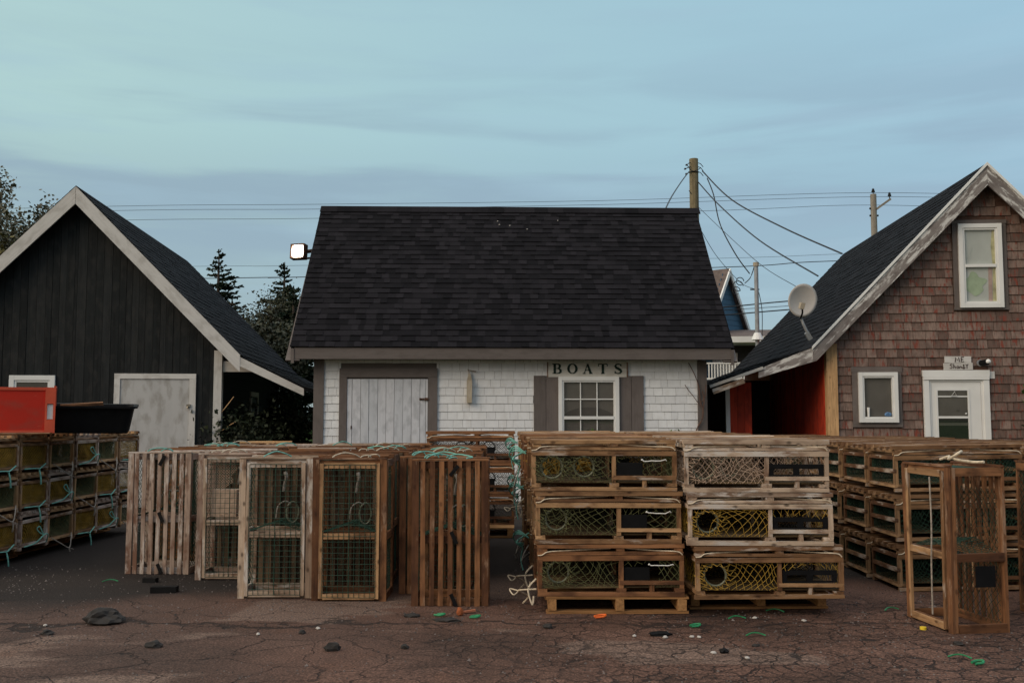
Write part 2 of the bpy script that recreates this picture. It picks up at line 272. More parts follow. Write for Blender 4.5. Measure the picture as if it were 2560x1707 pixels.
# ---------------------------------------------------------------- mesh helpers
class MB:
    def __init__(s, jit=0.0): s.v = []; s.f = []; s.t = []; s.g = []; s.jit = jit
    def box(s, c, size, rot=None, tone=None, bow=0.0):
        """one board: centre, size, rotation; tone and grain follow the board"""
        tone = rnd.random() if tone is None else tone
        hx, hy, hz = size[0] / 2, size[1] / 2, size[2] / 2
        ax = max(range(3), key=lambda i: size[i]); off = Vector((rnd.uniform(-20, 20), rnd.uniform(-20, 20), rnd.uniform(-20, 20)))
        b = len(s.v); c = Vector(c); j = s.jit
        jr = Euler((rnd.uniform(-.012, .012), rnd.uniform(-.006, .006), rnd.uniform(-.006, .006))).to_matrix() if j >= .002 else None
        for sx in (-1, 1):
            for sy in (-1, 1):
                for sz in (-1, 1):
                    p = Vector((sx * hx, sy * hy, sz * hz)); q = (p[ax], p[(ax + 1) % 3], p[(ax + 2) % 3])
                    if j: p = p + Vector((rnd.uniform(-j, j), rnd.uniform(-j, j), rnd.uniform(-j, j)))
                    if jr is not None: p = jr @ p
                    if rot is not None: p = rot @ p
                    s.v.append(c + p); s.t.append(tone); s.g.append(Vector(q) + off)
        for q in ((0, 1, 3, 2), (4, 6, 7, 5), (0, 4, 5, 1), (2, 3, 7, 6), (0, 2, 6, 4), (1, 5, 7, 3)): s.f.append([b + i for i in q])
        return s
    def bb(s, x0, x1, y0, y1, z0, z1, **k): return s.box(((x0 + x1) / 2, (y0 + y1) / 2, (z0 + z1) / 2), (abs(x1 - x0), abs(y1 - y0), abs(z1 - z0)), **k)
    def beam(s, p0, p1, wd, ht, up=(0, 0, 1), tone=None):
        p0, p1 = Vector(p0), Vector(p1); d = p1 - p0; x = d.normalized(); y = Vector(up).cross(x)
        if y.length < 1e-4: y = Vector((0, 1, 0)).cross(x)
        y.normalize(); z = x.cross(y)
        return s.box((p0 + p1) / 2, (d.length, wd, ht), Matrix((x, y, z)).transposed(), tone)
    def tube(s, pts, r, n=5, closed=False, tone=None, taper=None):
        tone = rnd.random() if tone is None else tone; pts = [Vector(p) for p in pts]; m = len(pts); b = len(s.v)
        off = Vector((rnd.uniform(-9, 9),) * 3); ln = 0
        for i, p in enumerate(pts):
            a = pts[(i - 1) % m] if (closed or i > 0) else p; c = pts[(i + 1) % m] if (closed or i < m - 1) else p
            d = (c - a); d = d.normalized() if d.length > 1e-9 else Vector((0, 0, 1))
            u = d.cross(Vector((0, 0, 1)) if abs(d.z) < .9 else Vector((1, 0, 0))).normalized(); w_ = d.cross(u)
            if i: ln += (p - pts[i - 1]).length
            rr = r if taper is None else r + (taper - r) * i / max(1, m - 1)
            for k in range(n):
                an = 2 * math.pi * k / n; e = u * math.cos(an) * rr + w_ * math.sin(an) * rr
                s.v.append(p + e); s.t.append(tone); s.g.append(Vector((ln, math.cos(an) * rr, math.sin(an) * rr)) + off)
        for i in range(m if closed else m - 1):
            i2 = (i + 1) % m
            for k in range(n): k2 = (k + 1) % n; s.f.append([b + i * n + k, b + i * n + k2, b + i2 * n + k2, b + i2 * n + k])
        if not closed: s.f.append([b + k for k in range(n)][::-1]); s.f.append([b + (m - 1) * n + k for k in range(n)])
        return s
    def poly(s, pts, tone=None):
        b = len(s.v); tone = rnd.random() if tone is None else tone; off = Vector((rnd.uniform(-9, 9),) * 3)
        for p in pts: p = Vector(p); s.v.append(p); s.t.append(tone); s.g.append(p + off)
        s.f.append(list(range(b, b + len(pts)))); return s
    def prism(s, pts, d, tone=None):
        """polygon pts extruded by vector d"""
        d = Vector(d); n = len(pts); b = len(s.v); tone = rnd.random() if tone is None else tone
        for q in (Vector((0, 0, 0)), d):
            for p in pts: s.v.append(Vector(p) + q); s.t.append(tone); s.g.append(Vector(p) + q)
        s.f.append([b + i for i in range(n)]); s.f.append([b + n + i for i in range(n)][::-1])
        for i in range(n): j = (i + 1) % n; s.f.append([b + i, b + n + i, b + n + j, b + j])
        return s
    def lump(s, c, size, sub=2, amp=.3, seed=0, flat=0.0):
        bm = bmesh.new(); bmesh.ops.create_icosphere(bm, subdivisions=sub, radius=1); b = len(s.v); tone = rnd.random()
        for vv in bm.verts:
            p = vv.co.copy(); k = 1 + amp * noise.noise(p * 1.6 + Vector((seed * 7.3, seed, 3))) + amp * .5 * noise.noise(p * 4 + Vector((seed, 5, seed)))
            p *= k; q = Vector((p.x * size[0], p.y * size[1], max(p.z, -.6) * size[2])); s.v.append(Vector(c) + q); s.t.append(tone); s.g.append(q)
        for fc in bm.faces: s.f.append([b + vv.index for vv in fc.verts])
        bm.free(); return s
    def build(s, name, m, parent=None, smooth=False, label=None, bevel=0):
        me = bpy.data.meshes.new(name); me.from_pydata([tuple(p) for p in s.v], [], s.f); me.update()
        if s.v:
            a = me.attributes.new('tone', 'FLOAT', 'POINT'); a.data.foreach_set('value', s.t)
            g = me.attributes.new('gco', 'FLOAT_VECTOR', 'POINT'); g.data.foreach_set('vector', [c for p in s.g for c in p])
        me.materials.append(M[m] if isinstance(m, str) else m)
        bm = bmesh.new(); bm.from_mesh(me); bmesh.ops.recalc_face_normals(bm, faces=bm.faces); bm.to_mesh(me); bm.free()
        if smooth: me.polygons.foreach_set('use_smooth', [True] * len(me.polygons))
        o = bpy.data.objects.new(name, me); COL.objects.link(o)
        if parent: o.parent = parent
        if label: o['label'] = label
        return o
def tag(o, label, cat, group=None):
    o['label'] = label; o['category'] = cat
    if group: o['group'] = group
    return o
def thing(name, label, cat, loc=(0, 0, 0), rz=0.0, group=None):
    o = bpy.data.objects.new(name, None); COL.objects.link(o); o.location = loc; o.rotation_euler = (0, 0, rz); o.empty_display_size = .1
    return tag(o, label, cat, group)
def structure(o): o['kind'] = 'structure'; return o
def copy_tree(o, parent=None):
    c = o.copy(); COL.objects.link(c)
    if parent: c.parent = parent
    for ch in list(o.children): copy_tree(ch, c)
    return c
USED = set()
def place(proto, loc, rot, label, group):
    o = proto if proto.name not in USED else copy_tree(proto)
    USED.add(proto.name); o.location = loc; o.rotation_euler = rot if isinstance(rot, tuple) else (0, 0, rot)
    o['label'] = label; o['group'] = group
    return o
def arc(c, r, a0, a1, n, ax=(1, 0, 0), ay=(0, 0, 1)):
    ax, ay, c = Vector(ax), Vector(ay), Vector(c)
    return [c + ax * r * math.cos(a0 + (a1 - a0) * i / n) + ay * r * math.sin(a0 + (a1 - a0) * i / n) for i in range(n + 1)]
def spline(pts, n=6):
    pts = [Vector(p) for p in pts]; o = []
    for i in range(len(pts) - 1):
        p0 = pts[max(0, i - 1)]; p1 = pts[i]; p2 = pts[i + 1]; p3 = pts[min(len(pts) - 1, i + 2)]
        for k in range(n):
            t = k / n; o.append(.5 * ((2 * p1) + (p2 - p0) * t + (2 * p0 - 5 * p1 + 4 * p2 - p3) * t * t + (3 * p1 - p0 - 3 * p2 + p3) * t ** 3))
    o.append(pts[-1]); return o

# ---------------------------------------------------------------- ground and lawn
def grid_sheet(name, x0, x1, y0, y1, nx, ny, hf, m):
    mb = MB()
    for j in range(ny + 1):
        for i in range(nx + 1):
            x = x0 + (x1 - x0) * i / nx; y = y0 + (y1 - y0) * j / ny
            mb.v.append(Vector((x, y, hf(x, y)))); mb.t.append(0); mb.g.append(Vector((x, y, 0)))
    for j in range(ny):
        for i in range(nx): a = j * (nx + 1) + i; mb.f.append([a, a + 1, a + nx + 2, a + nx + 1])
    return structure(mb.build(name, m, smooth=True))
big = MB(); big.poly([(-900, -300, -.05), (900, -300, -.05), (900, 1500, -.05), (-900, 1500, -.05)])
structure(big.build('terrain', 'lawn'))
def gh(x, y):
    k = min(1, max(0, (7.2 - y) / 2))
    return .018 * noise.noise(Vector((x * .7, y * .7, 1))) * k + .006 * noise.noise(Vector((x * 4, y * 4, 2))) * k - (.02 if y > 13 else 0) * 0
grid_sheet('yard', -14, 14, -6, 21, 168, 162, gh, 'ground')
def lh(x, y): return 1.42 * min(1, max(0, (y - 22.5) / 4.5)) ** .8 + .06 * noise.noise(Vector((x * .5, y * .5, 0)))
grid_sheet('lawn', -60, 60, 20.9, 95, 60, 60, lh, 'lawn')
# ================================================================ buildings
def shingles_wall(mb, x0, x1, z0, z1, y, pitch, wmin, wmax, inside, ops=(), th=.012, jz=.004, g=.002):
    """real overlapping shingles, butt edges proud; inside(x, z) keeps a shingle"""
    z = z0
    while z < z1:
        x = x0 - rnd.uniform(0, wmax)
        while x < x1:
            wd = rnd.uniform(wmin, wmax); xa, xb = max(x, x0), min(x + wd, x1)
            for (oa, ob, oz0, oz1) in ops:
                if z + pitch > oz0 + .05 and z < oz1 - .03 and xa < ob and xb > oa:
                    if oa - xa > xb - ob: xb = min(xb, oa)
                    else: xa = max(xa, ob)
            if xb - xa > .02 and inside((xa + xb) / 2, z + pitch * .5, xa, xb):
                zz = z + rnd.uniform(-jz, jz); t = rnd.random(); b = len(mb.v); off = Vector((rnd.uniform(-20, 20), rnd.uniform(-20, 20), rnd.uniform(-20, 20)))
                ht = pitch + .012; zt = zz + ht
                P = [(xa + g, y - th, zz), (xb - g, y - th + rnd.uniform(-.003, .003), zz), (xb - g, y - .002, zt), (xa + g, y - .002, zt), (xa + g, y, zz), (xb - g, y, zz)]
                for p in P: mb.v.append(Vector(p)); mb.t.append(t); mb.g.append(Vector((p[2] - z, p[0] - xa, p[1])) + off)
                for q in ((0, 1, 2, 3), (0, 4, 5, 1), (0, 3, 4), (1, 5, 2)): mb.f.append([b + i for i in q])
            x += wd
        z += pitch
def roof_slope(mb, p_eL, p_eR, p_rL, p_rR, ncourse, wmin, wmax, thick=.007, tabs=True):
    """laminated shingles laid in courses on the plane eave(L,R) - ridge(L,R)"""
    p_eL, p_eR, p_rL, p_rR = map(Vector, (p_eL, p_eR, p_rL, p_rR)); nrm = (p_eR - p_eL).cross(p_rL - p_eL).normalized()
    if nrm.z < 0: nrm = -nrm
    for i in range(ncourse):
        a, c = i / ncourse, min(1, (i + 1.12) / ncourse)
        L0, R0, L1, R1 = p_eL.lerp(p_rL, a), p_eR.lerp(p_rR, a), p_eL.lerp(p_rL, c), p_eR.lerp(p_rR, c); ln = (R0 - L0).length
        x = -rnd.uniform(0, wmax)
        while x < ln:
            wd = rnd.uniform(wmin, wmax); xa, xb = max(0, x), min(ln, x + wd)
            if xb > xa:
                t = rnd.random() ** 1.3; h = thick * (1 + (rnd.random() < .5) * .9); off = Vector((rnd.uniform(-20, 20),) * 3); b = len(mb.v); u0, u1 = xa / ln, xb / ln
                q = [L0.lerp(R0, u0) + nrm * h, L0.lerp(R0, u1) + nrm * h, L1.lerp(R1, u1) + nrm * .001, L1.lerp(R1, u0) + nrm * .001, L0.lerp(R0, u0), L0.lerp(R0, u1)]
                for p in q: mb.v.append(p); mb.t.append(t); mb.g.append(p + off)
                for f_ in ((0, 1, 2, 3), (4, 5, 1, 0), (0, 3, 4), (1, 5, 2)): mb.f.append([b + k for k in f_])
            x += wd
def roof_slab(mb, x0, z0, x1, z1, ya, yb, th):
    """a sloped slab from (x0,z0) to (x1,z1), from ya to yb"""
    mb.prism([(x0, ya, z0), (x1, ya, z1), (x1, ya, z1 - th), (x0, ya, z0 - th)], (0, yb - ya, 0))
def slope_grain(mb, dx, dz):
    d = Vector((dx, 0, dz)).normalized(); n = Vector((-d.z, 0, d.x))
    for i, p in enumerate(mb.v): mb.g[i] = Vector((p.dot(d), p.dot(n), p.y))
    return mb
def window(par, x0, x1, z0, z1, y, frame=.055, rail=None, muntin=(0, 0), back='room', name='window', depth=.05, mw=.016):
    """frame proud of the wall plane y (towards -y), sash bars, glass and what is behind it"""
    fb = MB(.0008); f = frame
    fb.bb(x0, x0 + f, y - depth, y, z0, z1, tone=.5); fb.bb(x1 - f, x1, y - depth, y, z0, z1, tone=.5)
    fb.bb(x0 + f, x1 - f, y - depth + .002, y, z1 - f, z1, tone=.5); fb.bb(x0 + f, x1 - f, y - depth + .002, y, z0, z0 + f, tone=.5)
    s = f * .45   # inner sash
    xi0, xi1, zi0, zi1 = x0 + f, x1 - f, z0 + f, z1 - f
    fb.bb(xi0, xi0 + s, y - depth + .014, y, zi0, zi1, tone=.5); fb.bb(xi1 - s, xi1, y - depth + .014, y, zi0, zi1, tone=.5)
    fb.bb(xi0 + s, xi1 - s, y - depth + .016, y, zi1 - s, zi1, tone=.5); fb.bb(xi0 + s, xi1 - s, y - depth + .016, y, zi0, zi0 + s, tone=.5)
    win = fb.build(name, 'vinyl', par)
    xi0 += s; xi1 -= s; zi0 += s; zi1 -= s
    if rail:
        r = MB(); r.bb(xi0, xi1, y - depth + .008, y - .008, rail - .024, rail + .024); r.build('meeting_rail', 'vinyl', win)
    if muntin[0]:
        r = MB(); tops = [(rail + .024, zi1), (zi0, rail - .024)] if rail else [(zi0, zi1)]
        for (za, zb) in tops:
            for k in range(1, muntin[0] + 1): xx = xi0 + (xi1 - xi0) * k / (muntin[0] + 1); r.bb(xx - mw / 2, xx + mw / 2, y - .03, y - .018, za, zb)
            for k in range(1, muntin[1] + 1): zz = za + (zb - za) * k / (muntin[1] + 1); r.bb(xi0, xi1, y - .031, y - .019, zz - mw / 2, zz + mw / 2)
        r.build('muntins', 'vinyl', win)
    g = MB(); g.poly([(xi0, y - .022, zi0), (xi1, y - .022, zi0), (xi1, y - .022, zi1), (xi0, y - .022, zi1)]); g.build('pane', 'glass', win)
    if back:
        g = MB(); g.poly([(xi0, y - .004, zi0), (xi1, y - .004, zi0), (xi1, y - .004, zi1), (xi0, y - .004, zi1)]); g.build('blind' if back != 'room' else 'dark_interior', back, win)
    return win, (xi0, xi1, zi0, zi1)

# ---- white shingled shed in the middle
mid = thing('white_shed', 'low white shingled boat shed with a big dark shingle roof and grey trim', 'shed', (0, 15, 0), R(1.5))
WY = .26
c = MB(); c.bb(-3.07, 3.05, WY, 5.0, .0, 2.42)
c.prism([(-3.07, WY, 2.42), (-3.07, 5.0, 2.42), (-3.07, 2.63, 5.05)], (6.12, 0, 0)); c.build('wall', 'grey_trim', mid)
c = MB(); c.bb(-3.085, -3.071, WY + .14, 5.0, 0, 2.35); c.bb(3.051, 3.065, WY + .14, 5.0, 0, 2.35); c.build('side_cladding', 'white_board', mid)
sh = MB()
openings = [(-2.70, -1.19, 0, 2.19), (.36, 2.09, .8, 2.06)]
def in_mid(x, z, xa, xb): return True
shingles_wall(sh, -3.0, 2.98, .12, 2.36, WY, .1275, .10, .24, in_mid, openings, th=.013, jz=.002, g=.0016); sh.build('shingle_cladding', 'white_shingle', mid)
c = MB(.001); c.bb(-3.125, -2.965, WY - .03, WY + .13, 0, 2.345); c.build('corner_board', 'grey_trim', mid)
c = MB(.001); c.bb(2.965, 3.115, WY - .03, WY + .13, 0, 2.335); c.build('corner_board', 'grey_trim', mid)
rf = MB(); ez, rz_, ry = 2.525, 5.30, 2.62
rf.prism([(-3.44, -.03, ez - .012), (-3.44, ry, rz_ - .012), (-3.44, ry, rz_ - .12), (-3.44, .06, ez - .09)], (6.94, 0, 0), tone=.4)
rf.prism([(-3.44, ry, rz_ - .012), (-3.44, 2 * ry + .03, ez - .012), (-3.44, 2 * ry - .06, ez - .09), (-3.44, ry, rz_ - .12)], (6.94, 0, 0), tone=.4)
roof_slope(rf, (-3.45, -.045, ez - .005), (3.47, -.045, ez - .012), (-3.455, ry, rz_ + .01), (3.51, ry, rz_), 29, .09, .21, .009)
roof_slope(rf, (3.47, 2 * ry + .045, ez), (-3.45, 2 * ry + .045, ez), (3.51, ry, rz_), (-3.455, ry, rz_ + .01), 14, .2, .5, .008)
x = -3.46
while x < 3.48:   # ridge caps
    rf.box((x + .15, ry - .07, rz_ - .045), (.31, .18, .014), Euler((R(46), 0, R(rnd.uniform(-1, 1)))).to_matrix()); rf.box((x + .15, ry + .07, rz_ - .045), (.31, .18, .014), Euler((R(-46), 0, 0)).to_matrix()); x += .28
roof = rf.build('roof', 'black_shingle', mid)
c = MB(); xs = [(-.20, 4.98), (.02, 4.88), (.33, 4.80), (-.17, 4.90), (.9, 5.0)]
for (x, z) in xs: y = ry - (rz_ - z) * (ry + .045) / (rz_ - ez); c.lump((x, y - .012, z + .012), (.014, .014, .012), 1, .4, x)
c.build('bird_droppings', 'shell', roof)
c = MB(.0015); c.bb(-3.385, 3.445, -.028, .0, 2.335, 2.522); c.build('fascia', 'grey_trim', mid)
c = MB(.002); c.beam((-3.40, -.02, 2.30), (-3.40, ry, 5.06), .03, .22, up=(1, 0, 0)); c.bb(-3.435, -3.39, -.04, -.005, 2.27, 2.50); c.build('rake_board', 'grey_trim', mid)
c = MB(.002); c.beam((3.43, -.02, 2.30), (3.46, ry, 5.06), .03, .22, up=(1, 0, 0)); c.bb(3.447, 3.49, -.04, -.005, 2.25, 2.49); c.build('rake_board', 'grey_trim', mid)
c = MB(); c.bb(-3.38, 3.44, .002, WY, 2.345, 2.352); c.build('soffit', 'grey_trim', mid)
df = MB(.001); df.bb(-2.72, -2.60, WY - .035, WY, 0, 2.06); df.bb(-1.32, -1.175, WY - .035, WY, 0, 2.06); df.bb(-2.72, -1.175, WY - .037, WY, 2.062, 2.205)
door = df.build('door', 'grey_trim', mid)
c = MB(.0015); xs = [-2.598, -2.52, -2.385, -2.255, -2.115, -1.985, -1.855, -1.72, -1.585, -1.45, -1.36, -1.322]
for a, b_ in zip(xs, xs[1:]): c.bb(a + .003, b_ - .003, WY - .022 + rnd.uniform(-.003, .003), WY - .002, .05, 2.035)
c.build('door_planks', 'door_white', door)
c = MB(); c.bb(-1.46, -1.385, WY - .034, WY - .02, 1.705, 1.735); c.bb(-1.375, -1.315, WY - .045, WY - .02, 1.70, 1.74); c.tube([(-1.455, WY - .04, 1.715), (-1.31, WY - .045, 1.712)], .006); c.build('bolt_latch', 'rust', door)
c = MB(); c.bb(-2.535, -2.52, WY - .03, WY - .02, 1.25, 1.30); c.build('keyhole_plate', 'rust', door)
wn, g = window(mid, .742, 1.705, .84, 2.075, WY - .012, .06, 1.425, (2, 1), 'blind', depth=.06)
c = MB(); c.prism([(1.22 + .42 * math.cos(a), WY - .018, 1.40 + .19 * math.sin(a)) for a in [math.pi * k / 16 for k in range(17)]], (0, .002, 0)); c.build('dome_reflection', 'room', wn)  # flat dark dome stands for a reflection in the glass
for (a, b_) in ((.352, .737), (1.712, 2.10)):
    c = MB(.001); m_ = (a + b_) / 2; c.bb(a, m_ - .003, WY - .034, WY - .012, .80, 2.09); c.bb(m_ + .003, b_, WY - .034, WY - .012, .80, 2.09); c.build('shutter', 'grey_trim', mid)
mid_m = mid

# ---- black board barn on the left
LA = R(5.67)
lef = thing('black_barn', 'black stained board barn with white rake boards and a lean-to roof on its right', 'barn', (-6.78, 15, 0), LA)
S = 1.024
def lz(x): return 5.106 - S * abs(x + .123)
DL = 7.4
wl = MB(.0012); x = -2.42
core = MB(); core.prism([(-2.40, .22, 0), (2.04, .22, 0), (2.04, .22, lz(2.04) - .12), (-.123, .22, lz(-.123) - .12), (-2.40, .22, lz(-2.40) - .12)], (0, DL - .5, 0)); core.build('wall', 'dark_board', lef)
while x < 2.03:
    wd = rnd.uniform(.085, .15); x2 = min(x + wd, 2.035); t = rnd.random() ** 1.5; yo = .20 + rnd.uniform(-.004, .004); b = len(wl.v)
    if x < -.123 < x2: x2 = -.123
    wl.prism([(x, yo, 0), (x2 - .004, yo, 0), (x2 - .004, yo, lz(x2) - .1), (x, yo, lz(x) - .1)], (0, .018, 0), tone=t)
    off = Vector((rnd.uniform(-20, 20),) * 3)
    for i in range(b, len(wl.v)): p = wl.v[i]; wl.g[i] = Vector((p.z, p.x, p.y)) + off
    x = x2
wl.build('board_cladding', 'dark_board', lef)
sd = MB(.001); z = .1
while z < 2.35: sd.box((2.055, 3.85, z), (.02, 7.0, .148), Euler((0, R(-4), 0)).to_matrix()); z += .15
sd.build('side_siding', 'navy_board', lef)
rb = MB(); rb.prism([(-.123, 0, 5.07), (2.47, 0, lz(2.47) - .035), (2.47, 0, lz(2.47) - .10), (-.123, 0, 4.98)], (0, DL, 0)); rb.prism([(-.123, 0, 5.07), (-2.75, 0, lz(-2.75) - .035), (-2.75, 0, lz(-2.75) - .10), (-.123, 0, 4.98)], (0, DL, 0))
roof_slope(rb, (2.48, DL, lz(2.48) - .03), (2.48, -.03, lz(2.48) - .03), (-.123, DL, 5.085), (-.123, -.03, 5.085), 26, .2, .5, .006)
roof_slope(rb, (-2.76, -.03, lz(-2.76) - .03), (-2.76, DL, lz(-2.76) - .03), (-.123, -.03, 5.085), (-.123, DL, 5.085), 26, .2, .5, .006)
rb.build('roof', 'roof_navy', lef)
rb = MB(); zj = lz(2.47) - .045; rb.prism([(2.45, .0, zj), (3.475, 0, 1.905), (3.475, 0, 1.85), (2.45, 0, zj - .06)], (0, DL, 0))
roof_slope(rb, (3.485, DL, 1.905), (3.485, -.03, 1.905), (2.45, DL, zj + .008), (2.45, -.03, zj + .008), 8, .2, .5, .006)
lt = rb.build('lean_to_roof', 'roof_navy', lef)
c = MB(.001); c.prism([(2.47, -.025, zj - .02), (3.475, -.025, 1.888), (3.475, -.025, 1.775), (2.47, -.025, zj - .165)], (0, .03, 0)); c.build('lean_to_fascia', 'white_board', lt)
c = MB(.001); fw = .275; c.prism([(-.123, -.03, 5.07), (2.47, -.03, lz(2.47) - .03), (2.47, -.03, lz(2.47) - .30), (2.44, -.03, lz(2.44) - fw - .03), (-.123, -.03, 5.07 - fw)], (0, .03, 0), tone=.7); slope_grain(c, 1, -S).build('rake_board', 'white_board', lef)
c = MB(.001); c.prism([(-.128, -.03, 5.07), (-2.75, -.03, lz(-2.75) - .03), (-2.75, -.03, lz(-2.75) - fw - .02), (-.128, -.03, 5.07 - fw)], (0, .03, 0), tone=.5); slope_grain(c, -1, -S).build('rake_board', 'white_board', lef)
c = MB(.001); c.bb(2.03, 2.155, .165, .30, 0, 2.50); c.build('corner_board', 'white_board', lef)
c = MB(); c.bb(2.03, 2.10, DL - .33, DL - .2, 0, 2.1); c.build('corner_board', 'white_board', lef)
c = MB(); c.bb(2.16, 2.62, .20, .26, 2.16, 2.33); c.build('tie_beam', 'white_board', lef)
df = MB(.001); df.bb(.495, .585, .165, .20, 0, 2.04); df.bb(1.655, 1.755, .165, .20, 0, 2.04); df.bb(.495, 1.755, .163, .20, 2.042, 2.125); dr = df.build('door', 'white_board', lef)
c = MB(.001); c.bb(.59, 1.65, .178, .20, .02, 2.035, tone=.6); c.build('door_panel', 'door_ply', dr)
c = MB(); c.bb(1.62, 1.68, .14, .165, 1.60, 1.64); c.lump((1.645, .14, 1.585), (.022, .02, .03), 1, .3, 3); c.build('padlock', 'brass', dr)
window(lef, -1.10, -.41, 1.36, 2.09, .20, .075, None, (0, 0), 'room', depth=.035)
sw = MB(); sw.bb(2.07, 2.10, 3.30, 3.40, 1.12, 1.92); sw.bb(2.07, 2.10, 4.1, 4.2, 1.12, 1.92); sw.bb(2.07, 2.10, 3.4, 4.1, 1.83, 1.92); sw.bb(2.07, 2.12, 3.25, 4.25, 1.06, 1.12); w_ = sw.build('window', 'white_board', lef)
c = MB(); c.poly([(2.075, 3.4, 1.12), (2.075, 4.1, 1.12), (2.075, 4.1, 1.83), (2.075, 3.4, 1.83)]); c.build('pane', 'black_plastic', w_)

# ---- red-brown shingled house on the right
RA = R(-4.46)
rig = thing('shingled_house', 'weathered red-brown shingled house with peeling white rake boards and a red lean-to', 'house', (7.482, 15.2, 0), RA)
SR = 1.046; PX = .151
def rz(x): return 5.528 - SR * abs(x - PX)
DR = 8.6
c = MB(); c.prism([(-2.38, .22, 0), (2.72, .22, 0), (2.72, .22, rz(2.72) - .12), (PX, .22, rz(PX) - .12), (-2.38, .22, rz(-2.38) - .12)], (0, DR - .4, 0)); c.build('wall', 'red_board', rig)
c = MB(); c.prism([(-2.23, .214, 0), (2.70, .214, 0), (2.70, .214, rz(2.70) - .14), (PX, .214, rz(PX) - .14), (-2.23, .214, rz(-2.23) - .14)], (0, .005, 0)); c.build('wall_sheathing', 'stem', rig)
sh = MB(); rop = [(-2.0, -1.23, 1.25, 2.24), (-.36, .50, 3.12, 4.63), (-.90, .14, 0, 2.19)]
def in_r(x, z, xa, xb):
    if z > min(rz(xa), rz(xb)) - .16: return False
    return True
shingles_wall(sh, -2.25, 2.7, .1, 5.4, .212, .1435, .085, .25, in_r, rop, th=.02, jz=.004, g=.003); sh.build('shingle_cladding', 'red_shingle', rig)
rb = MB(); rb.prism([(PX, 0, 5.49), (-2.66, 0, rz(-2.66) - .035), (-2.66, 0, rz(-2.66) - .10), (PX, 0, 5.40)], (0, DR, 0)); rb.prism([(PX, 0, 5.49), (3.0, 0, rz(3.0) - .035), (3.0, 0, rz(3.0) - .10), (PX, 0, 5.40)], (0, DR, 0))
roof_slope(rb, (-2.67, -.03, rz(-2.67) - .03), (-2.67, DR, rz(-2.67) - .03), (PX, -.03, 5.50), (PX, DR, 5.50), 28, .2, .5, .006)
roof_slope(rb, (3.0, DR, rz(3.0) - .03), (3.0, -.03, rz(3.0) - .03), (PX, DR, 5.50), (PX, -.03, 5.50), 28, .2, .5, .006)
rb.build('roof', 'roof_navy', rig)
zj = rz(-2.66) - .04
rb = MB(); rb.prism([(-2.64, 0, zj), (-3.55, 0, 2.21), (-4.287, 0, 1.95), (-4.287, 0, 1.91), (-3.55, 0, 2.16), (-2.64, 0, zj - .06)], (0, DR, 0))
roof_slope(rb, (-4.30, -.03, 1.95), (-4.30, DR, 1.95), (-3.55, -.03, 2.222), (-3.55, DR, 2.222), 6, .2, .5, .006)
roof_slope(rb, (-3.56, -.03, 2.217), (-3.56, DR, 2.217), (-2.64, -.03, zj + .01), (-2.64, DR, zj + .01), 7, .2, .5, .006)
lt = rb.build('lean_to_roof', 'roof_navy', rig)
c = MB(.0015); c.prism([(-2.645, -.025, zj + .01), (-3.52, -.025, 2.205), (-3.52, -.025, 2.06), (-3.3, -.025, 2.13), (-2.645, -.025, zj - .225)], (0, .03, 0), tone=.9); slope_grain(c, -1, -.42).build('lean_to_fascia', 'peeling', lt)
c = MB(.001); c.beam((-3.45, -.035, 2.225), (-4.30, -.035, 1.925), .03, .045); c.build('drip_edge', 'white_board', lt)
c = MB(.002); c.beam((-3.75, .0, 2.02), (-4.25, .0, 1.845), .03, .085); c.build('bare_fascia', 'trap_pale', lt, label='bare weathered end of the fascia')
fw = .265
c = MB(.0015); c.prism([(PX, -.03, 5.47), (-2.66, -.03, rz(-2.66) - .055), (-2.66, -.03, rz(-2.66) - .27), (-2.60, -.03, rz(-2.60) - fw - .05), (PX, -.03, 5.47 - fw - .06)], (0, .03, 0), tone=.6); slope_grain(c, -1, -SR).build('rake_board', 'peeling', rig)
c = MB(.0015); c.prism([(PX + .004, -.03, 5.47), (3.0, -.03, rz(3.0) - .055), (3.0, -.03, rz(3.0) - fw - .05), (PX + .004, -.03, 5.47 - fw - .06)], (0, .03, 0), tone=.3); slope_grain(c, 1, -SR).build('rake_board', 'peeling', rig)
c = MB(.0008); c.prism([(PX, -.05, 5.515), (-2.67, -.05, rz(-2.67) - .013), (-2.67, -.05, rz(-2.67) - .062), (PX, -.05, 5.462)], (0, .022, 0), tone=.9); c.prism([(PX, -.05, 5.515), (3.0, -.05, rz(3.0) - .013), (3.0, -.05, rz(3.0) - .062), (PX, -.05, 5.462)], (0, .022, 0), tone=.9); c.build('metal_drip_edge', 'vinyl', rig)
c = MB(.001); c.bb(-2.405, -2.235, .15, .30, 0, 2.62); c.build('corner_post', 'pine', rig, label='bare new pine corner post')
c = MB(.001); x = .32
while x < 6.9: c.bb(-2.415, -2.385, x, x + .142, .05, 2.55); x += .145
c.build('side_boards', 'red_board', rig)
c = MB(.001); x = -3.86
while x < -3.5: c.bb(x, x + .117, .80, .83, .05, 2.02); x += .12
fp = c.build('lean_to_wall', 'red_board', rig)
c = MB(); c.bb(-3.93, -3.865, .78, .84, 0, 1.98); c.build('edge_trim', 'vinyl', fp)
c = MB(); c.bb(-3.86, -2.42, 5.0, 5.05, 0, 2.2); c.bb(-3.93, -3.87, 3.6, 5.0, 0, 1.92); c.build('lean_to_inner_wall', 'dark_wall', rig)
def casing(x0, x1, z0, z1, wl_, wt, wb, y):
    c = MB(.001); c.bb(x0, x0 + wl_, y - .03, y, z0 + wb, z1 - wt); c.bb(x1 - wl_, x1, y - .03, y, z0 + wb, z1 - wt); c.bb(x0 - .01, x1 + .01, y - .036, y, z1 - wt, z1); c.bb(x0 - .005, x1 + .005, y - .034, y, z0, z0 + wb); return c
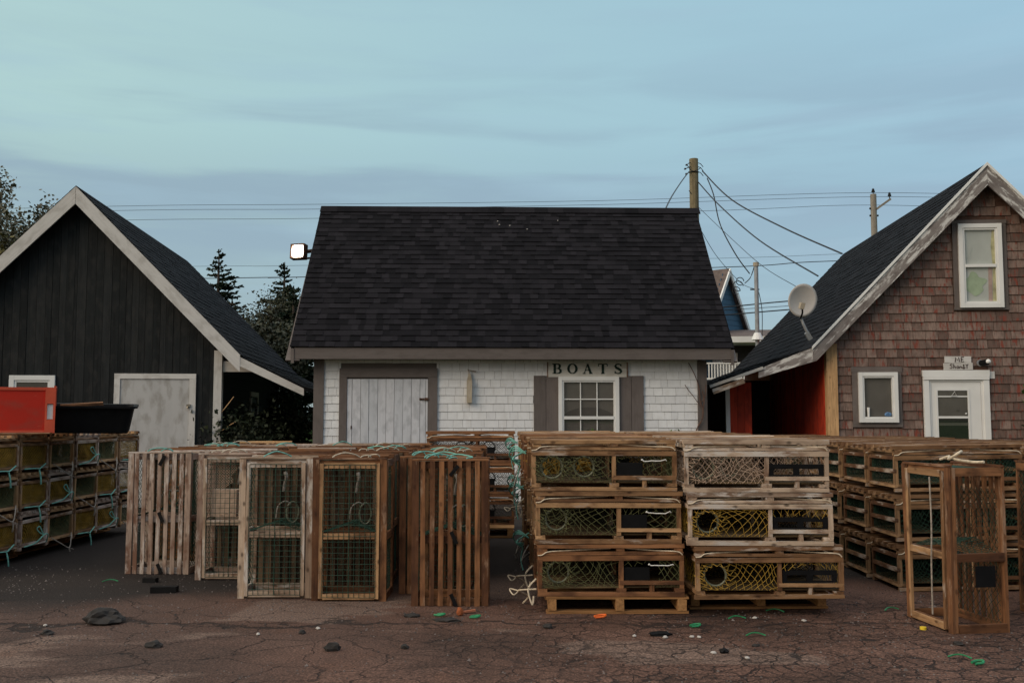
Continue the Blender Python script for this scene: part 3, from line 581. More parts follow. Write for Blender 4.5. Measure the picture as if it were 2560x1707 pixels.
YF = .205
cs = casing(-.35, .49, 3.155, 4.62, .078, .06, .045, YF).build('window_casing', 'grey_trim', rig)
wn, g = window(rig, -.27, .41, 3.19, 4.555, YF - .008, .07, 3.87, (0, 0), 'curtain', 'upper_window', depth=.06)
c = MB(); y = YF - .017
c.prism([(g[0] + .06 + .17 * math.cos(a) * (1 + .25 * math.sin(5 * a)) + .08, y, 3.58 + .17 * math.sin(a) * (1 + .2 * math.sin(4 * a + 1))) for a in [2 * math.pi * k / 36 for k in range(36)]], (0, .001, 0)); c.build('leaf_pattern', 'leaf_print', wn)
c = MB(); c.prism([(g[0] + .055 + .06 * math.cos(a) * (1 + .3 * math.sin(4 * a)), y, 4.12 + .13 * math.sin(a) * (1 + .2 * math.sin(5 * a))) for a in [2 * math.pi * k / 30 for k in range(30)]], (0, .001, 0)); c.build('leaf_pattern', 'curtain', wn)
c = MB(); c.prism([(g[1] - .055, y, g[2]), (g[1], y, g[2]), (g[1], y, g[3]), (g[1] - .035, y, g[3]), (g[1] - .06, y, 4.2), (g[1] - .04, y, 3.9)], (0, .001, 0)); c.build('curtain_edge', 'yellow_print', wn)
c = MB(); c.prism([(g[1] - .12, y, g[2]), (g[1] - .06, y, g[2]), (g[1] - .05, y, 3.85), (g[1] - .11, y, 3.85)], (0, .001, 0)); c.build('curtain_edge', 'pink_print', wn)
casing(-2.0, -1.225, 1.275, 2.245, .088, .088, .07, YF).build('window_casing', 'grey_trim', rig)
wn2, g2 = window(rig, -1.91, -1.295, 1.35, 2.155, YF - .008, .062, None, (0, 0), 'blind', 'lower_window', depth=.075)
c = MB(); c.tube([(g2[0] + .06, YF - .048, g2[2] + .002), (g2[0] + .06, YF - .048, g2[2] + .15)], .016, 10, taper=.022); tag_mug = c.build('vase', 'mug', wn2)
c = MB(); c.lump((g2[1] - .07, YF - .045, g2[2] + .035), (.055, .012, .04), 2, .3, 4); c.build('ornament', 'blue_china', wn2)
cs = MB(.0008); cs.bb(-.885, -.80, YF - .05, YF, 0, 2.03); cs.bb(.045, .135, YF - .05, YF, 0, 2.03); cs.bb(-.895, .145, YF - .055, YF, 2.085, 2.185); cs.bb(-.885, .135, YF - .062, YF, 2.032, 2.083); cs.bb(-.80, -.765, YF - .03, YF, 0, 2.03); cs.bb(.01, .045, YF - .03, YF, 0, 2.03); cs.bb(-.80, .045, YF - .03, YF, 1.995, 2.03)
dr = cs.build('door', 'vinyl', rig)
c = MB(); x0, x1, z0, z1 = -.665, -.20, .95, 1.86
c.bb(-.76, x0, YF - .022, YF, .05, 1.99); c.bb(x1, .005, YF - .022, YF, .05, 1.99); c.bb(x0, x1, YF - .022, YF, z1, 1.99); c.bb(x0, x1, YF - .022, YF, .05, z0)
lf = c.build('door_leaf', 'vinyl', dr)
c = MB(); c.bb(x0 - .03, x1 + .03, YF - .03, YF - .023, z1, z1 + .03); c.bb(x0 - .03, x0, YF - .03, YF - .023, z0, z1); c.bb(x1, x1 + .03, YF - .03, YF - .023, z0, z1); c.bb(x0, x1, YF - .03, YF - .012, 1.415, 1.45); c.bb(x0, x1, YF - .026, YF - .012, 1.755, 1.775); c.build('glazing_bars', 'vinyl', dr)
c = MB(); c.bb(x0, x1, YF - .012, YF - .008, 1.45, z1); c.build('door_blind', 'blind', dr)
c = MB(); c.bb(x0, x1, YF - .010, YF - .006, z0, 1.415); c.build('dark_glass', 'black_plastic', dr)
c = MB(); c.bb(x0, x1, YF - .016, YF - .012, 1.30, 1.345); c.build('reflected_slat', 'blind', dr)
c = MB(); c.tube([(-.46, YF - .034, 1.765), (-.40, YF - .034, 1.845), (-.375, YF - .034, 1.77)], .006, 4, closed=True); c.build('door_ornament', 'vinyl', dr)
c = MB(); c.bb(x0, x1, YF - .020, YF - .019, z0, z1); c.build('pane', 'glass', dr)
c = MB(); c.lump((-.06, YF - .06, 1.0), (.03, .03, .03), 2, 0); c.build('door_knob', 'brass', dr)
c = MB(); c.lump((-.235, YF - .03, 1.49), (.016, .012, .016), 1, .1); c.build('window_catch', 'vinyl', dr)
c = MB(); c.bb(.15, .235, YF - .016, YF, 2.05, 2.165); c.build('trim_block', 'white_board', rig)

def local_obj(o, root, x, y, z):
    """stand a top-level thing at the local point of a building, turned like it"""
    a = root.rotation_euler.z; o.location = (root.location.x + x * math.cos(a) - y * math.sin(a), root.location.y + x * math.sin(a) + y * math.cos(a), z); o.rotation_euler = (0, 0, a); return o

# ---- lettering: strokes with a width at every point, extruded
def stroke(mb, pts, y, th=.004):
    L, Rr = [], []
    for i, (x, z, wd) in enumerate(pts):
        a = pts[max(0, i - 1)]; b = pts[min(len(pts) - 1, i + 1)]; d = Vector((b[0] - a[0], b[1] - a[1])).normalized(); n = Vector((-d.y, d.x)) * wd / 2
        L.append((x + n.x, y, z + n.y)); Rr.append((x - n.x, y, z - n.y))
    for i in range(len(pts) - 1): mb.prism([L[i], L[i + 1], Rr[i + 1], Rr[i]], (0, -th, 0))
def letter(mb, ch, x, z, h, y, wd):
    """old style roman capitals: thick and thin strokes with slab serifs"""
    T, t, s = h * .25, h * .075, h * .085
    def st(*p): stroke(mb, [(x + a * wd, z + b * h, c_) for a, b, c_ in p], y)
    def sf(cx, b, wi): st((cx - wi, b, s), (cx + wi, b, s))
    if ch == 'B':
        st((.25, 0, T), (.25, 1, T)); st((.0, .97, s), (.55, .97, s)); st((.0, .03, s), (.6, .03, s)); st((.25, .52, t), (.55, .52, t))
        st((.50, .97, t), (.68, .94, T * .6), (.78, .84, T), (.78, .68, T), (.68, .56, T * .6), (.50, .52, t)); st((.52, .52, t), (.74, .48, T * .6), (.86, .36, T), (.86, .18, T), (.74, .06, T * .6), (.52, .03, t))
    if ch == 'O':
        st(*[(.5 + .42 * math.sin(a), .5 - .47 * math.cos(a), t + (T - t) * abs(math.sin(a)) ** 1.5) for a in [2 * math.pi * k / 32 for k in range(33)]])
    if ch == 'A':
        st((.12, 0, t), (.50, .98, t)); st((.48, .98, T * .75), (.84, 0, T)); st((.26, .34, t), (.70, .34, t)); sf(.12, .03, .15); sf(.84, .03, .18)
    if ch == 'T':
        st((.5, 0, T), (.5, .98, T)); st((.02, .965, s), (.98, .965, s)); st((.04, .98, t), (.04, .74, t * 1.4)); st((.96, .98, t), (.96, .74, t * 1.4)); sf(.5, .03, .2)
    if ch == 'S':
        st((.80, .80, t), (.72, .93, t * 1.3), (.52, .98, t * 1.3), (.30, .92, T * .6), (.20, .76, T * .9), (.30, .61, T), (.55, .49, T * 1.05), (.76, .37, T), (.82, .22, T * .9), (.70, .07, T * .6), (.48, .02, t * 1.3), (.28, .07, t * 1.3), (.18, .22, t)); st((.82, .97, t), (.82, .72, t)); st((.17, .02, t), (.17, .28, t))
sg = thing('shop_sign', 'long white board sign lettered BOATS in dark green under the eave', 'sign'); local_obj(sg, mid, 1.207, WY - .012, 2.19)
c = MB(.001); c.bb(-.625, .625, -.03, 0, -.122, .118, tone=.5); sb = c.build('board', 'sign_white', sg)
c = MB(); 
for i, ch in enumerate('BOATS'): letter(c, ch, -.56 + i * .243, -.068, .158, -.0305, .15)
c.build('lettering', 'ink_green', sg)
c = MB(.001); c.bb(-.64, -.627, -.025, 0, -.12, .115); c.bb(.627, .642, -.025, 0, -.12, .115); c.build('edge_strip', 'trap_brown', sg)
sg2 = thing('name_sign', 'small two board hand painted sign reading ME Shanty above the white door', 'sign'); local_obj(sg2, rig, -.335, YF - .016, 2.19)
c = MB(.001); c.box((.0, -.012, .165), (.41, .022, .105), Euler((0, R(.6), 0)).to_matrix()); c.build('upper_board', 'white_board', sg2)
c = MB(.001); c.box((.0, -.016, .056), (.45, .024, .108), Euler((0, R(-.8), 0)).to_matrix()); c.build('lower_board', 'white_board', sg2)
c = MB(); k = .016
def hs(mb, pts, y): stroke(mb, [(a, b, k) for a, b in pts], y, .003)
yy = -.0235
hs(c, [(-.045, .125), (-.035, .20), (-.01, .15), (.012, .205), (.022, .128)], yy); hs(c, [(.05, .205), (.05, .128), (.092, .13)], yy); hs(c, [(.05, .203), (.093, .205)], yy); hs(c, [(.05, .165), (.082, .167)], yy)
c.build('upper_lettering', 'ink_dark', sg2)
c = MB(); yy = -.0285; k = .0135
hs(c, [(-.09, .088), (-.115, .092), (-.128, .078), (-.10, .056), (-.098, .034), (-.12, .022), (-.135, .03)], yy)
hs(c, [(-.072, .095), (-.074, .022)], yy); hs(c, [(-.074, .05), (-.055, .058), (-.045, .048), (-.045, .022)], yy)
hs(c, [(.003, .055), (-.018, .058), (-.025, .038), (-.015, .022), (.0, .03), (.003, .055), (.006, .022)], yy)
hs(c, [(.022, .056), (.022, .022)], yy); hs(c, [(.022, .046), (.038, .057), (.048, .046), (.049, .022)], yy)
hs(c, [(.083, .088), (.083, .018)], yy); hs(c, [(.064, .045), (.068, .026), (.083, .017), (.099, .027), (.103, .046)], yy); hs(c, [(.071, .070), (.096, .070)], yy)
hs(c, [(.115, .09), (.133, .062), (.133, .022)], yy); hs(c, [(.133, .062), (.152, .093)], yy)
c.build('anchor_lettering', 'ink_dark', sg2)

# ---- things on the buildings
b = thing('wooden_buoy', 'worn wooden buoy hanging by a cord on the white shingle wall', 'buoy'); local_obj(b, mid, -.668, WY - .02, 1.66)
c = MB(.002); c.bb(-.042, .042, -.075, -.005, 0, .34); hd = c.build('buoy_body', 'buoy', b)
c = MB(); c.prism([(-.042, -.04, .34), (.042, -.04, .34), (.018, -.04, .46), (-.014, -.04, .46)], (0, .03, 0)); c.build('buoy_neck', 'buoy', b)
c = MB(); c.tube([(-.014, -.03, .44), (-.025, -.02, .53), (.0, -.02, .515), (.05, -.02, .505), (.11, -.02, .50)], .006); c.tube([(.05, -.02, .505), (.10, -.02, .48)], .004); c.tube([(.016, -.03, .44), (-.02, -.02, .53)], .005); c.build('hanging_cord', 'rope_grey', b)
fl = thing('flood_light', 'lit floodlight on a bracket at the left edge of the white shed roof', 'lamp')
pL = at(746, 629, 16.9); fl.location = pL; fl.rotation_euler = (R(-6), 0, R(-14))
c = MB(.001); s = .135; 
for q in ((-s, -s + .022, -s, s), (s - .022, s, -s, s)): c.bb(q[0], q[1], -.05, .05, q[2] * .98, q[3] * .98)
c.bb(-s + .022, s - .022, -.05, .05, s - .022, s); c.bb(-s + .022, s - .022, -.05, .05, -s, -s + .022); c.bb(-s, s, .05, .09, -s, s); c.prism([(-.09, .09, -.09), (.09, .09, -.09), (.09, .09, .09), (-.09, .09, .09)], (0, .09, 0)); c.build('housing', 'rust', fl)
c = MB(); c.prism([((s - .026) * (abs(math.cos(a)) ** .45) * (1 if math.cos(a) > 0 else -1), -.03, (s - .026) * (abs(math.sin(a)) ** .45) * (1 if math.sin(a) > 0 else -1)) for a in [2 * math.pi * k / 40 for k in range(40)]], (0, .02, 0)); c.build('lens', 'lamp', fl)
c = MB(); c.bb(-s + .022, s - .022, -.008, .045, -s + .022, s - .022); c.build('reflector_box', 'steel', fl)
c = MB(); c.tube([(.10, .1, .02), (.20, .16, .05), (.34, .30, .05)], .035, 8); c.tube([(.12, .08, -.11), (.2, .16, -.08), (.22, .2, .03)], .02, 6); c.build('bracket', 'rust', fl)
ld = bpy.data.lights.new('flood_glow', 'SPOT'); ld.energy = 30; ld.color = (1, .86, .66); ld.spot_size = R(120); ld.spot_blend = .6; ld.shadow_soft_size = .1
lo = bpy.data.objects.new('flood_glow', ld); COL.objects.link(lo); lo.parent = fl; lo.location = (0, -.07, 0); lo.rotation_euler = (R(80), 0, 0)
d = thing('satellite_dish', 'grey satellite dish on a tilted arm at the lean-to roof edge', 'satellite dish'); dc = at(2007, 751, 15.0); d.location = dc; d.rotation_euler = (R(8), R(12), R(6))
c = MB(); n = 28; rings = 6
for i in range(rings + 1):
    for k in range(n):
        a = 2 * math.pi * k / n; r = .245 * i / rings; c.v.append(Vector((r * math.cos(a) * .95, .05 - .05 * (i / rings) ** 2 - .0, r * math.sin(a) * 1.08))); c.t.append(.5); c.g.append(Vector((0, 0, 0)))
for i in range(rings):
    for k in range(n): k2 = (k + 1) % n; c.f.append([i * n + k, i * n + k2, (i + 1) * n + k2, (i + 1) * n + k])
nb = len(c.v)
for q in list(c.v): c.v.append(q + Vector((0, .012, 0))); c.t.append(.5); c.g.append(Vector((0, 0, 0)))
for fc in list(c.f): c.f.append([nb + i for i in fc][::-1])
for k in range(n): k2 = (k + 1) % n; c.f.append([rings * n + k, rings * n + k2, nb + rings * n + k2, nb + rings * n + k])
c.build('reflector', 'dish', d, smooth=True)
c = MB(); c.tube([(-.10, -.30, -.12), (-.02, -.16, -.20), (.04, .02, -.28)], .014, 6); c.build('feed_arm', 'black_plastic', d)
c = MB(.002); c.bb(-.150, -.085, -.36, -.28, -.155, -.06); c.build('feed_horn', 'pale_shell' if 'pale_shell' in M else 'buoy', d)
c = MB(); c.tube([(.0, .07, -.06), (.03, .06, -.22), (.11, .03, -.36), (.22, .02, -.50)], .022, 8); c.build('mast', 'steel', d)
c = MB(.002); c.box((.235, .03, -.52), (.07, .05, .13), Euler((0, R(-45), 0)).to_matrix()); c.build('mount_plate', 'steel', d)
ol = thing('wall_spotlight', 'small bullet spotlight on the shingles beside the ME Shanty sign', 'lamp'); local_obj(ol, rig, .06, YF - .01, 2.30)
c = MB(); c.tube([(-.045, 0, 0), (-.045, -.02, 0)], .055, 12); c.build('base', 'steel', ol)
c = MB(); c.tube([(-.04, -.02, 0), (-.01, -.08, 0), (.02, -.13, .01)], .045, 12, taper=.05); c.build('shade', 'black_plastic', ol)
c = MB(); c.lump((.03, -.135, .012), (.044, .03, .044), 2, 0); c.build('bulb', 'mug', ol, smooth=True)
# ================================================================ lobster traps
def clipseg(p, q, u0, u1, v0, v1):
    t0, t1 = 0.0, 1.0; dx, dy = q[0] - p[0], q[1] - p[1]
    for pp, qq in ((-dx, p[0] - u0), (dx, u1 - p[0]), (-dy, p[1] - v0), (dy, v1 - p[1])):
        if abs(pp) < 1e-12:
            if qq < 0: return None
        else:
            r = qq / pp
            if pp < 0: t0 = max(t0, r)
            else: t1 = min(t1, r)
    return ((p[0] + dx * t0, p[1] + dy * t0), (p[0] + dx * t1, p[1] + dy * t1)) if t0 < t1 else None
def diamond(mb, u0, u1, v0, v1, fn, pitch=.055, r=.0024, seed=0, warp=.85, hole=None):
    """a knotted diamond net: two families of diagonal twines, warped together, mapped by fn(u, v)"""
    def wp(u, v):
        e = min(1, 4 * min(u - u0, u1 - u, v - v0, v1 - v) / max(.01, (v1 - v0))) * warp * pitch * 2.2
        return u + e * noise.noise(Vector((u * 5 + seed, v * 5, 1.3))), v + e * noise.noise(Vector((u * 5, v * 5 + seed, 7.7)))
    H_ = v1 - v0; W_ = u1 - u0; n = int((W_ + H_) / pitch) + 2
    for sgn in (1, -1):
        for k in range(n):
            c0 = u0 - (H_ if sgn > 0 else 0) + k * pitch
            sgm = clipseg((c0, v0), (c0 + sgn * H_, v1), u0, u1, v0, v1)
            if not sgm: continue
            (a, b), (c_, d_) = sgm; ln = math.hypot(c_ - a, d_ - b)
            if ln < .015: continue
            m = max(1, int(ln / (pitch * .5))); pts = []
            for i in range(m + 1):
                u = a + (c_ - a) * i / m; v = b + (d_ - b) * i / m
                if hole and hole(u, v):
                    if len(pts) > 1: mb.tube(pts, r, 3)
                    pts = []; continue
                pts.append(fn(*wp(u, v)))
            if len(pts) > 1: mb.tube(pts, r, 3)
def make_trap(L=1.08, W=.58, H=.383, wd='trap_mix', net='net_green', style='A', ropes=None, seed=1, label='', cat='lobster trap', endbar=False, inner='net_green', r=.0019, pitch=.055, lidcord=True, rnd_seed=0):
    rnd.seed(100 + seed)
    t = thing('lobster_trap', label or 'lobster trap', cat)
    f = MB(.003); l, wv = L / 2, W / 2; ex = rnd.uniform(.0, .012)
    for y in (-wv + .016, wv - .016): f.bb(-l - ex, l, y - .016, y + .016, 0, .030)
    for x in (-l + .035, .07 * L, l - .035):
        f.bb(x - .035, x + .035, -wv + .004, wv - .004, .030, .058)
    for x in (-l + .016, l - .016):
        for y in (-wv + .018, wv - .018): f.bb(x - .016, x + .016, y - .014, y + .014, .058, .268)
    for y in (-wv + .018, wv - .018): f.bb(.07 * L - .015, .07 * L + .015, y - .012, y + .012, .058, .268)
    for y in (-wv + .012, wv - .012): f.bb(-l, l, y - .012, y + .012, .262, .297)
    for x in (-l + .014, l - .014, .07 * L): f.bb(x - .012, x + .012, -wv + .024, wv - .024, .264, .294)
    f.bb(.07 * L - .012, l - .002, -wv + .001, -wv + .018, .084, .112)      # sill of the door half
    for x in (.28 * L,): f.bb(x - .016, x + .016, -wv + .010, -wv + .05, .030, .083)
    for x in (-l + .012, l - .012): f.bb(x - .010, x + .010, -wv + .03, wv - .03, .03, .06)
    if endbar:
        for x in (-l + .006, l - .006): f.bb(x - .010, x + .010, -wv + .003, wv - .003, .150, .182)
    f.build('frame', wd, t)
    f = MB(.0035)                                                            # the hinged lid
    for y in (-wv + .016, wv - .016): f.bb(-l - .004, l - .004, y - .016, y + .016, .303, .323)
    for x in (-l + .04, .07 * L, l - .04):
        f.bb(x - .03, x + .03, -wv + .005, wv - .005, .323, .350)
    n = 5
    for i in range(n):
        y = -wv + .026 + (W - .052) * i / (n - 1); f.bb(-l - rnd.uniform(0, .014), l + rnd.uniform(-.004, .012), y - .026, y + .026, .350, .381 - (0.0 if i in (0, n - 1) else .006))
    lid = f.build('lid', wd, t)
    f = MB(.002)
    for i in range(6):
        y = -wv + .06 + (W - .12) * i / 5; f.bb(-l + .02, l - .02, y - .034, y + .034, .0585, .070)
    f.build('floor_slats', 'trap_floor', t)
    nb = MB(); nk = MB()
    yf = -wv + .020
    hole = None
    if style in 'BC': hole = (lambda u, v: (u + .36 * L) ** 2 / .0058 + (v - .165) ** 2 / .0066 < 1) if style == 'B' else None
    vent = (.07 * L + .02, .07 * L + .02 + (.19 if style in 'AF' else .40), .115, .115 + (.095 if style in 'AF' else .088))
    def hol(u, v): return (hole and hole(u, v)) or (style in 'ABCF' and vent[0] - .01 < u < vent[1] + .01 and v < vent[3] + .01)
    sag = lambda u, v: .012 * noise.noise(Vector((u * 3 + seed, v * 6, 2)))
    diamond(nb, -l + .03, l - .03, .060, .265, lambda u, v: Vector((u, yf + sag(u, v), v)), pitch, r, seed, hole=hol)
    diamond(nk, -l + .03, l - .03, .060, .265, lambda u, v: Vector((u, -yf + sag(u, v), v)), pitch * .6, r * 1.3, seed + 3)  # back net denser and thicker than the front, to block light behind
    for sx in (-1, 1):
        diamond(nb, yf + .01, -yf - .01, .060, .265, lambda u, v: Vector((sx * (l - .022) + sag(u, v), u, v)), pitch, r, seed + 5)
    diamond(nk, -l + .03, l - .03, -wv + .03, wv - .03, lambda u, v: Vector((u, v, .284 + sag(u, v))), pitch * 1.15, r, seed + 9, .3)
    # heads: net funnels from the front and the inner partition to their hoops
    hoops = {'A': [(-.36, -wv + .045, .172, .078)], 'F': [(-.36, -wv + .045, .172, .08), (-.135, -wv + .075, .175, .074)], 'B': [(-.36, -wv + .05, .165, .078)], 'C': [(-.36, -wv + .06, .17, .078), (-.12, .05, .165, .07)], 'D': [(-.12, 0, .17, .08), (.2, .03, .17, .08)], 'E': []}[style]
    for (hx, hy, hz, hr) in hoops:
        for k in range(14):
            a = 2 * math.pi * k / 14; b_ = a + .5
            nb.tube([(hx * L + hr * math.cos(a), hy, hz + hr * math.sin(a)), (hx * L + hr * 1.25 * math.cos((a + b_) / 2), hy - .08, hz - .01 + .085 * math.sin((a + b_) / 2)), (hx * L + .16 * math.cos(b_), -wv + .025, max(.07, hz + .10 * math.sin(b_)))], r, 3)
            b_ = a - .5
            nb.tube([(hx * L + hr * math.cos(a), hy, hz + hr * math.sin(a)), (hx * L + hr * 1.25 * math.cos((a + b_) / 2), hy - .08, hz - .01 + .085 * math.sin((a + b_) / 2)), (hx * L + .16 * math.cos(b_), -wv + .025, max(.07, hz + .10 * math.sin(b_)))], r, 3)
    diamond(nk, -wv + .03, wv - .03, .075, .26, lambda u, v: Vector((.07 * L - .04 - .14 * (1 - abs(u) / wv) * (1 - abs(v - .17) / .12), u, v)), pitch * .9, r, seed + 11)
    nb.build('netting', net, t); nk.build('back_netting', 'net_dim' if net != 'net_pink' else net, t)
    for (hx, hy, hz, hr) in hoops:
        hb = MB(); hb.tube([(hx * L + hr * math.cos(a), hy + .012 * math.sin(a + seed), hz + hr * math.sin(a)) for a in [2 * math.pi * k / 22 for k in range(22)]], .0085, 5, closed=True); hb.build('entrance_hoop', 'hoop' if style in 'D' else 'hoop_pale', t)
    if style in 'ABCF':
        vb = MB(.001); x0, x1, z0, z1 = vent; y0, y1 = yf - .006, yf + .006
        if style in 'AF': vb.bb(x0, x1, y0, y1, z0, z1)
        else:
            m_ = (x0 + x1) / 2; q = .034
            vb.bb(x0, x1, y0, y1, z1 - q, z1); vb.bb(x0, x1, y0, y1, z0, z0 + .012); 
            for xa in (x0, m_ - q * .65, x1 - q): vb.bb(xa, xa + q * (1.3 if xa not in (x0, x1 - q) else 1), y0, y1, z0 + .012, z1 - q)
        vb.build('escape_vent', 'black_plastic', t)
    else:
        vb = MB(.001); vb.bb(.10 * L, .10 * L + .19, yf - .004, yf + .006, .10, .19); vb.build('escape_vent', 'black_plastic', t)
    if style in 'AF':
        tb = MB(); p = [(.26 * L, .232), (.275 * L, .222), (.30 * L, .224), (.33 * L, .222), (.36 * L, .224), (.39 * L, .222), (.425 * L, .234), (.43 * L, .226)]
        tb.tube([(x, yf - .01, z + rnd.uniform(-.004, .004)) for x, z in p], .0038, 5); tb.lump((.262 * L, yf - .01, .231), (.008, .006, .008), 1, .2); tb.build('closing_twine', 'twine', t)
    if lidcord:
        cb = MB(); cb.tube(spline([(-l + .0, -wv - .006, .300), (-l + .035, -wv - .006, .304), (-l + .075, -wv - .004, .325), (-l + .2, -wv + .02, .331), (.0, -wv + .03, .346)], 4), .0048, 5)
        cb.tube(spline([(l - .012, -wv - .006, .302), (l - .05, -wv - .004, .326), (l - .2, -wv + .02, .331), (.1 * L, -wv + .03, .346)], 4), .0048, 5); cb.build('lid_cord', 'rope_cream', t)
    if ropes is not None: rope_on_end(t, ropes, L, W, 1 if style == 'E' else -1)
    return t
def rope_on_end(t, kind, L, W, sx):
    """the becket: a spliced rope bridle hanging off the end of the trap"""
    l = L / 2; rb = MB(); o = sx
    def P(a): return [(o * (l + .012 + d), y, z) for d, y, z in a]
    if kind == 0:
        rb.tube(spline(P([(.0, -W * .38, .035), (.03, -W * .12, .035), (.04, 0, .03), (.03, W * .12, .045), (.0, W * .36, .075)])), .0062, 6); rb.tube(spline(P([(.035, 0, .03), (.05, .01, -.05), (.045, .03, -.13)])), .0078, 6)
    elif kind == 1:
        rb.tube(spline(P([(.0, -W * .40, .03), (.06, -W * .2, .06), (.09, .0, .13), (.07, W * .22, .12), (.0, W * .40, .03)])), .0062, 6); rb.tube(spline(P([(.09, 0, .13), (.07, -.05, .16), (.06, -.08, .20), (.07, -.05, .22), (.08, -.03, .18), (.09, 0, .13)])), .005, 6)
    elif kind == 2:
        rb.tube(spline(P([(.0, -W * .40, .06), (.05, -W * .2, -.01), (.07, .03, -.07), (.05, W * .2, .0), (.0, W * .38, .07)])), .0056, 6); rb.tube(spline(P([(.07, .03, -.07), (.075, .04, -.12), (.06, .05, -.17)])), .0075, 6); rb.tube(spline(P([(.07, .03, -.07), (.09, .07, -.09), (.08, .11, -.10)])), .003, 5)
    elif kind == 3:
        for q in range(3): rb.tube(spline(P([(.0, -W * .2, .25), (.09, -.10 + .05 * q, .31 - .02 * q), (.14, .02, .24), (.10, .10, .17), (.05, 0, .15 + .02 * q), (.11, -.08, .21), (.0, W * .25, .26)])), .006, 6)
        rb.tube(spline(P([(.05, 0, .15), (.07, .02, .05), (.05, .0, -.05)])), .006, 6)
    elif kind == 4:
        rb.tube(spline(P([(.0, -W * .45, .05), (.10, -W * .3, .03), (.13, -.05, .0), (.06, .05, -.06), (.1, .1, -.12)])), .0062, 6); rb.tube(spline(P([(.0, -W * .40, .12), (.06, -W * .45, .05), (.03, -W * .48, -.06), (.02, -W * .46, .0)])), .007, 6); rb.tube(spline(P([(.13, -.05, 0), (.17, -.1, -.02), (.20, -.02, .01), (.13, -.05, .0)])), .0052, 6)
    rb.build('rope_bridle', 'rope_teal' if kind in (0, 1, 3) else ('rope_grey' if kind == 2 else 'rope_cream'), t)

ORD = ['front', 'second', 'third', 'fourth', 'fifth', 'sixth', 'seventh', 'eighth', 'ninth', 'tenth', 'eleventh']
TIER = ['bottom', 'middle', 'top']
# pallets under the two stacks
def make_pallet():
    p = thing('wooden_pallet', 'pallet', 'pallet')
    for i, x in enumerate((-.48, .02, .48)):
        s_ = MB(.004); s_.bb(x - .03, x + .03, -.6, .6, .018, .105); s_.build('stringer', 'pallet', p)
    d_ = MB(.004)
    for i in range(7): y = -.55 + 1.1 * i / 6; d_.bb(-.525, .525, y - .05, y + .05, .105, .125)
    d_.build('deck_boards', 'pallet', p)
    d_ = MB(.003)
    for y in (-.55, 0, .55): d_.bb(-.525, .525, y - .05, y + .05, 0, .018)
    d_.build('bottom_boards', 'pallet', p)
    return p
pal = make_pallet()
place(pal, (.785, 7.80, 0), R(-.8), 'orange-brown pallet under the front of the green net stack', 'pallets under the traps')
place(pal, (1.86, 7.98, 0), R(.5), 'shadowed pallet under the yellow net stack', 'pallets under the traps')
place(pal, (.76, 9.25, 0), R(1), 'pallet behind the orange-brown pallet, under the green net stack', 'pallets under the traps')
place(pal, (1.88, 9.4, 0), R(-1), 'pallet behind the shadowed pallet, under the yellow net stack', 'pallets under the traps')
place(pal, (.74, 10.7, 0), R(0), 'rearmost pallet under the green net stack', 'pallets under the traps')
place(pal, (1.85, 10.8, 0), R(0), 'rearmost pallet under the yellow net stack', 'pallets under the traps')
PT = .126
GA = 'lobster traps stacked on pallets'
tA = make_trap(wd='trap_mix', net='net_green', style='A', seed=1)
tA2 = make_trap(wd='trap_brown', net='net_green', style='A', seed=2, ropes=4)
tA3 = make_trap(wd='trap_mix', net='net_green', style='A', seed=3, ropes=3)
tA4 = make_trap(wd='trap_brown', net='net_gold', style='A', seed=14, ropes=2)
tF = make_trap(wd='trap_mix', net='net_green', style='F', seed=31)
yl = MB(); 
for q in range(14): yl.tube(spline([(-.39 + rnd.uniform(-.06, .06), -.12 + rnd.uniform(-.05, .05), .17 + rnd.uniform(-.06, .06)) for e in range(4)], 4), .006, 5)
yl.build('inner_net_bundle', 'net_gold', tF); yl = MB()
for q in range(8): yl.tube(spline([(-.13 + rnd.uniform(-.06, .06), -.05 + rnd.uniform(-.05, .05), .18 + rnd.uniform(-.05, .05)) for e in range(4)], 4), .006, 5)
yl.build('inner_net_bundle', 'net_gold', tF, label='bunched yellow net inside left hoop')
tB = make_trap(wd='trap_pale', net='net_yellow', style='B', seed=4, L=1.06)
tB2 = make_trap(wd='trap_mix', net='net_yellow', style='B', seed=5, L=1.08)
tC = make_trap(wd='trap_pale', net='net_pink', style='C', seed=6, L=1.06)
tD = make_trap(wd='trap_mix', net='net_dkgreen', style='D', seed=7, endbar=True, r=.0021, pitch=.04)
rnd.seed(55)
frontA = ['lobster trap on the orange-brown pallet, lowest front trap of the green net stack', 'middle trap at the front of the green net stack, above the pallet one', 'top front trap of the green net stack with rope-wound hoops and white twine']
ax = [(.735, -.6), (.715, .3), (.688, -.3)]
for k in range(7):
    for j in range(3):
        y = 7.20 + .29 + k * .605 + rnd.uniform(-.012, .012) * (k > 0); xx = ax[j][0] + (rnd.uniform(-.05, .02) - .012 * k) * (k > 0)
        pr = (tA2 if j == 0 else tA if j == 1 else tA) if k == 0 else [tA3, tA4, tA2, tA, tA3, tA, tA4][(k * 2 + j) % 7]
        if k == 0 and j == 2: pr = tF
        if k == 1 and j == 2: pr = tA3
        if k == 2 and j == 2: pr = tA4
        lab = frontA[j] if k == 0 else '%s tier trap in the %s row back of the green net stack' % (TIER[j], ORD[k])
        place(pr, (xx, y, PT + .3845 * j), (0, R(rnd.uniform(-.3, .3)), R(ax[j][1] if k == 0 else rnd.uniform(-1.5, 1.5))), lab, GA)
frontB = ['trap with orange-yellow net, lowest at the front of the yellow net stack', 'trap with bright yellow net, middle of the front of the yellow net stack', 'trap with pinkish-white net and two-window black vent, top of the yellow net stack']
bx = [1.875, 1.82, 1.80]
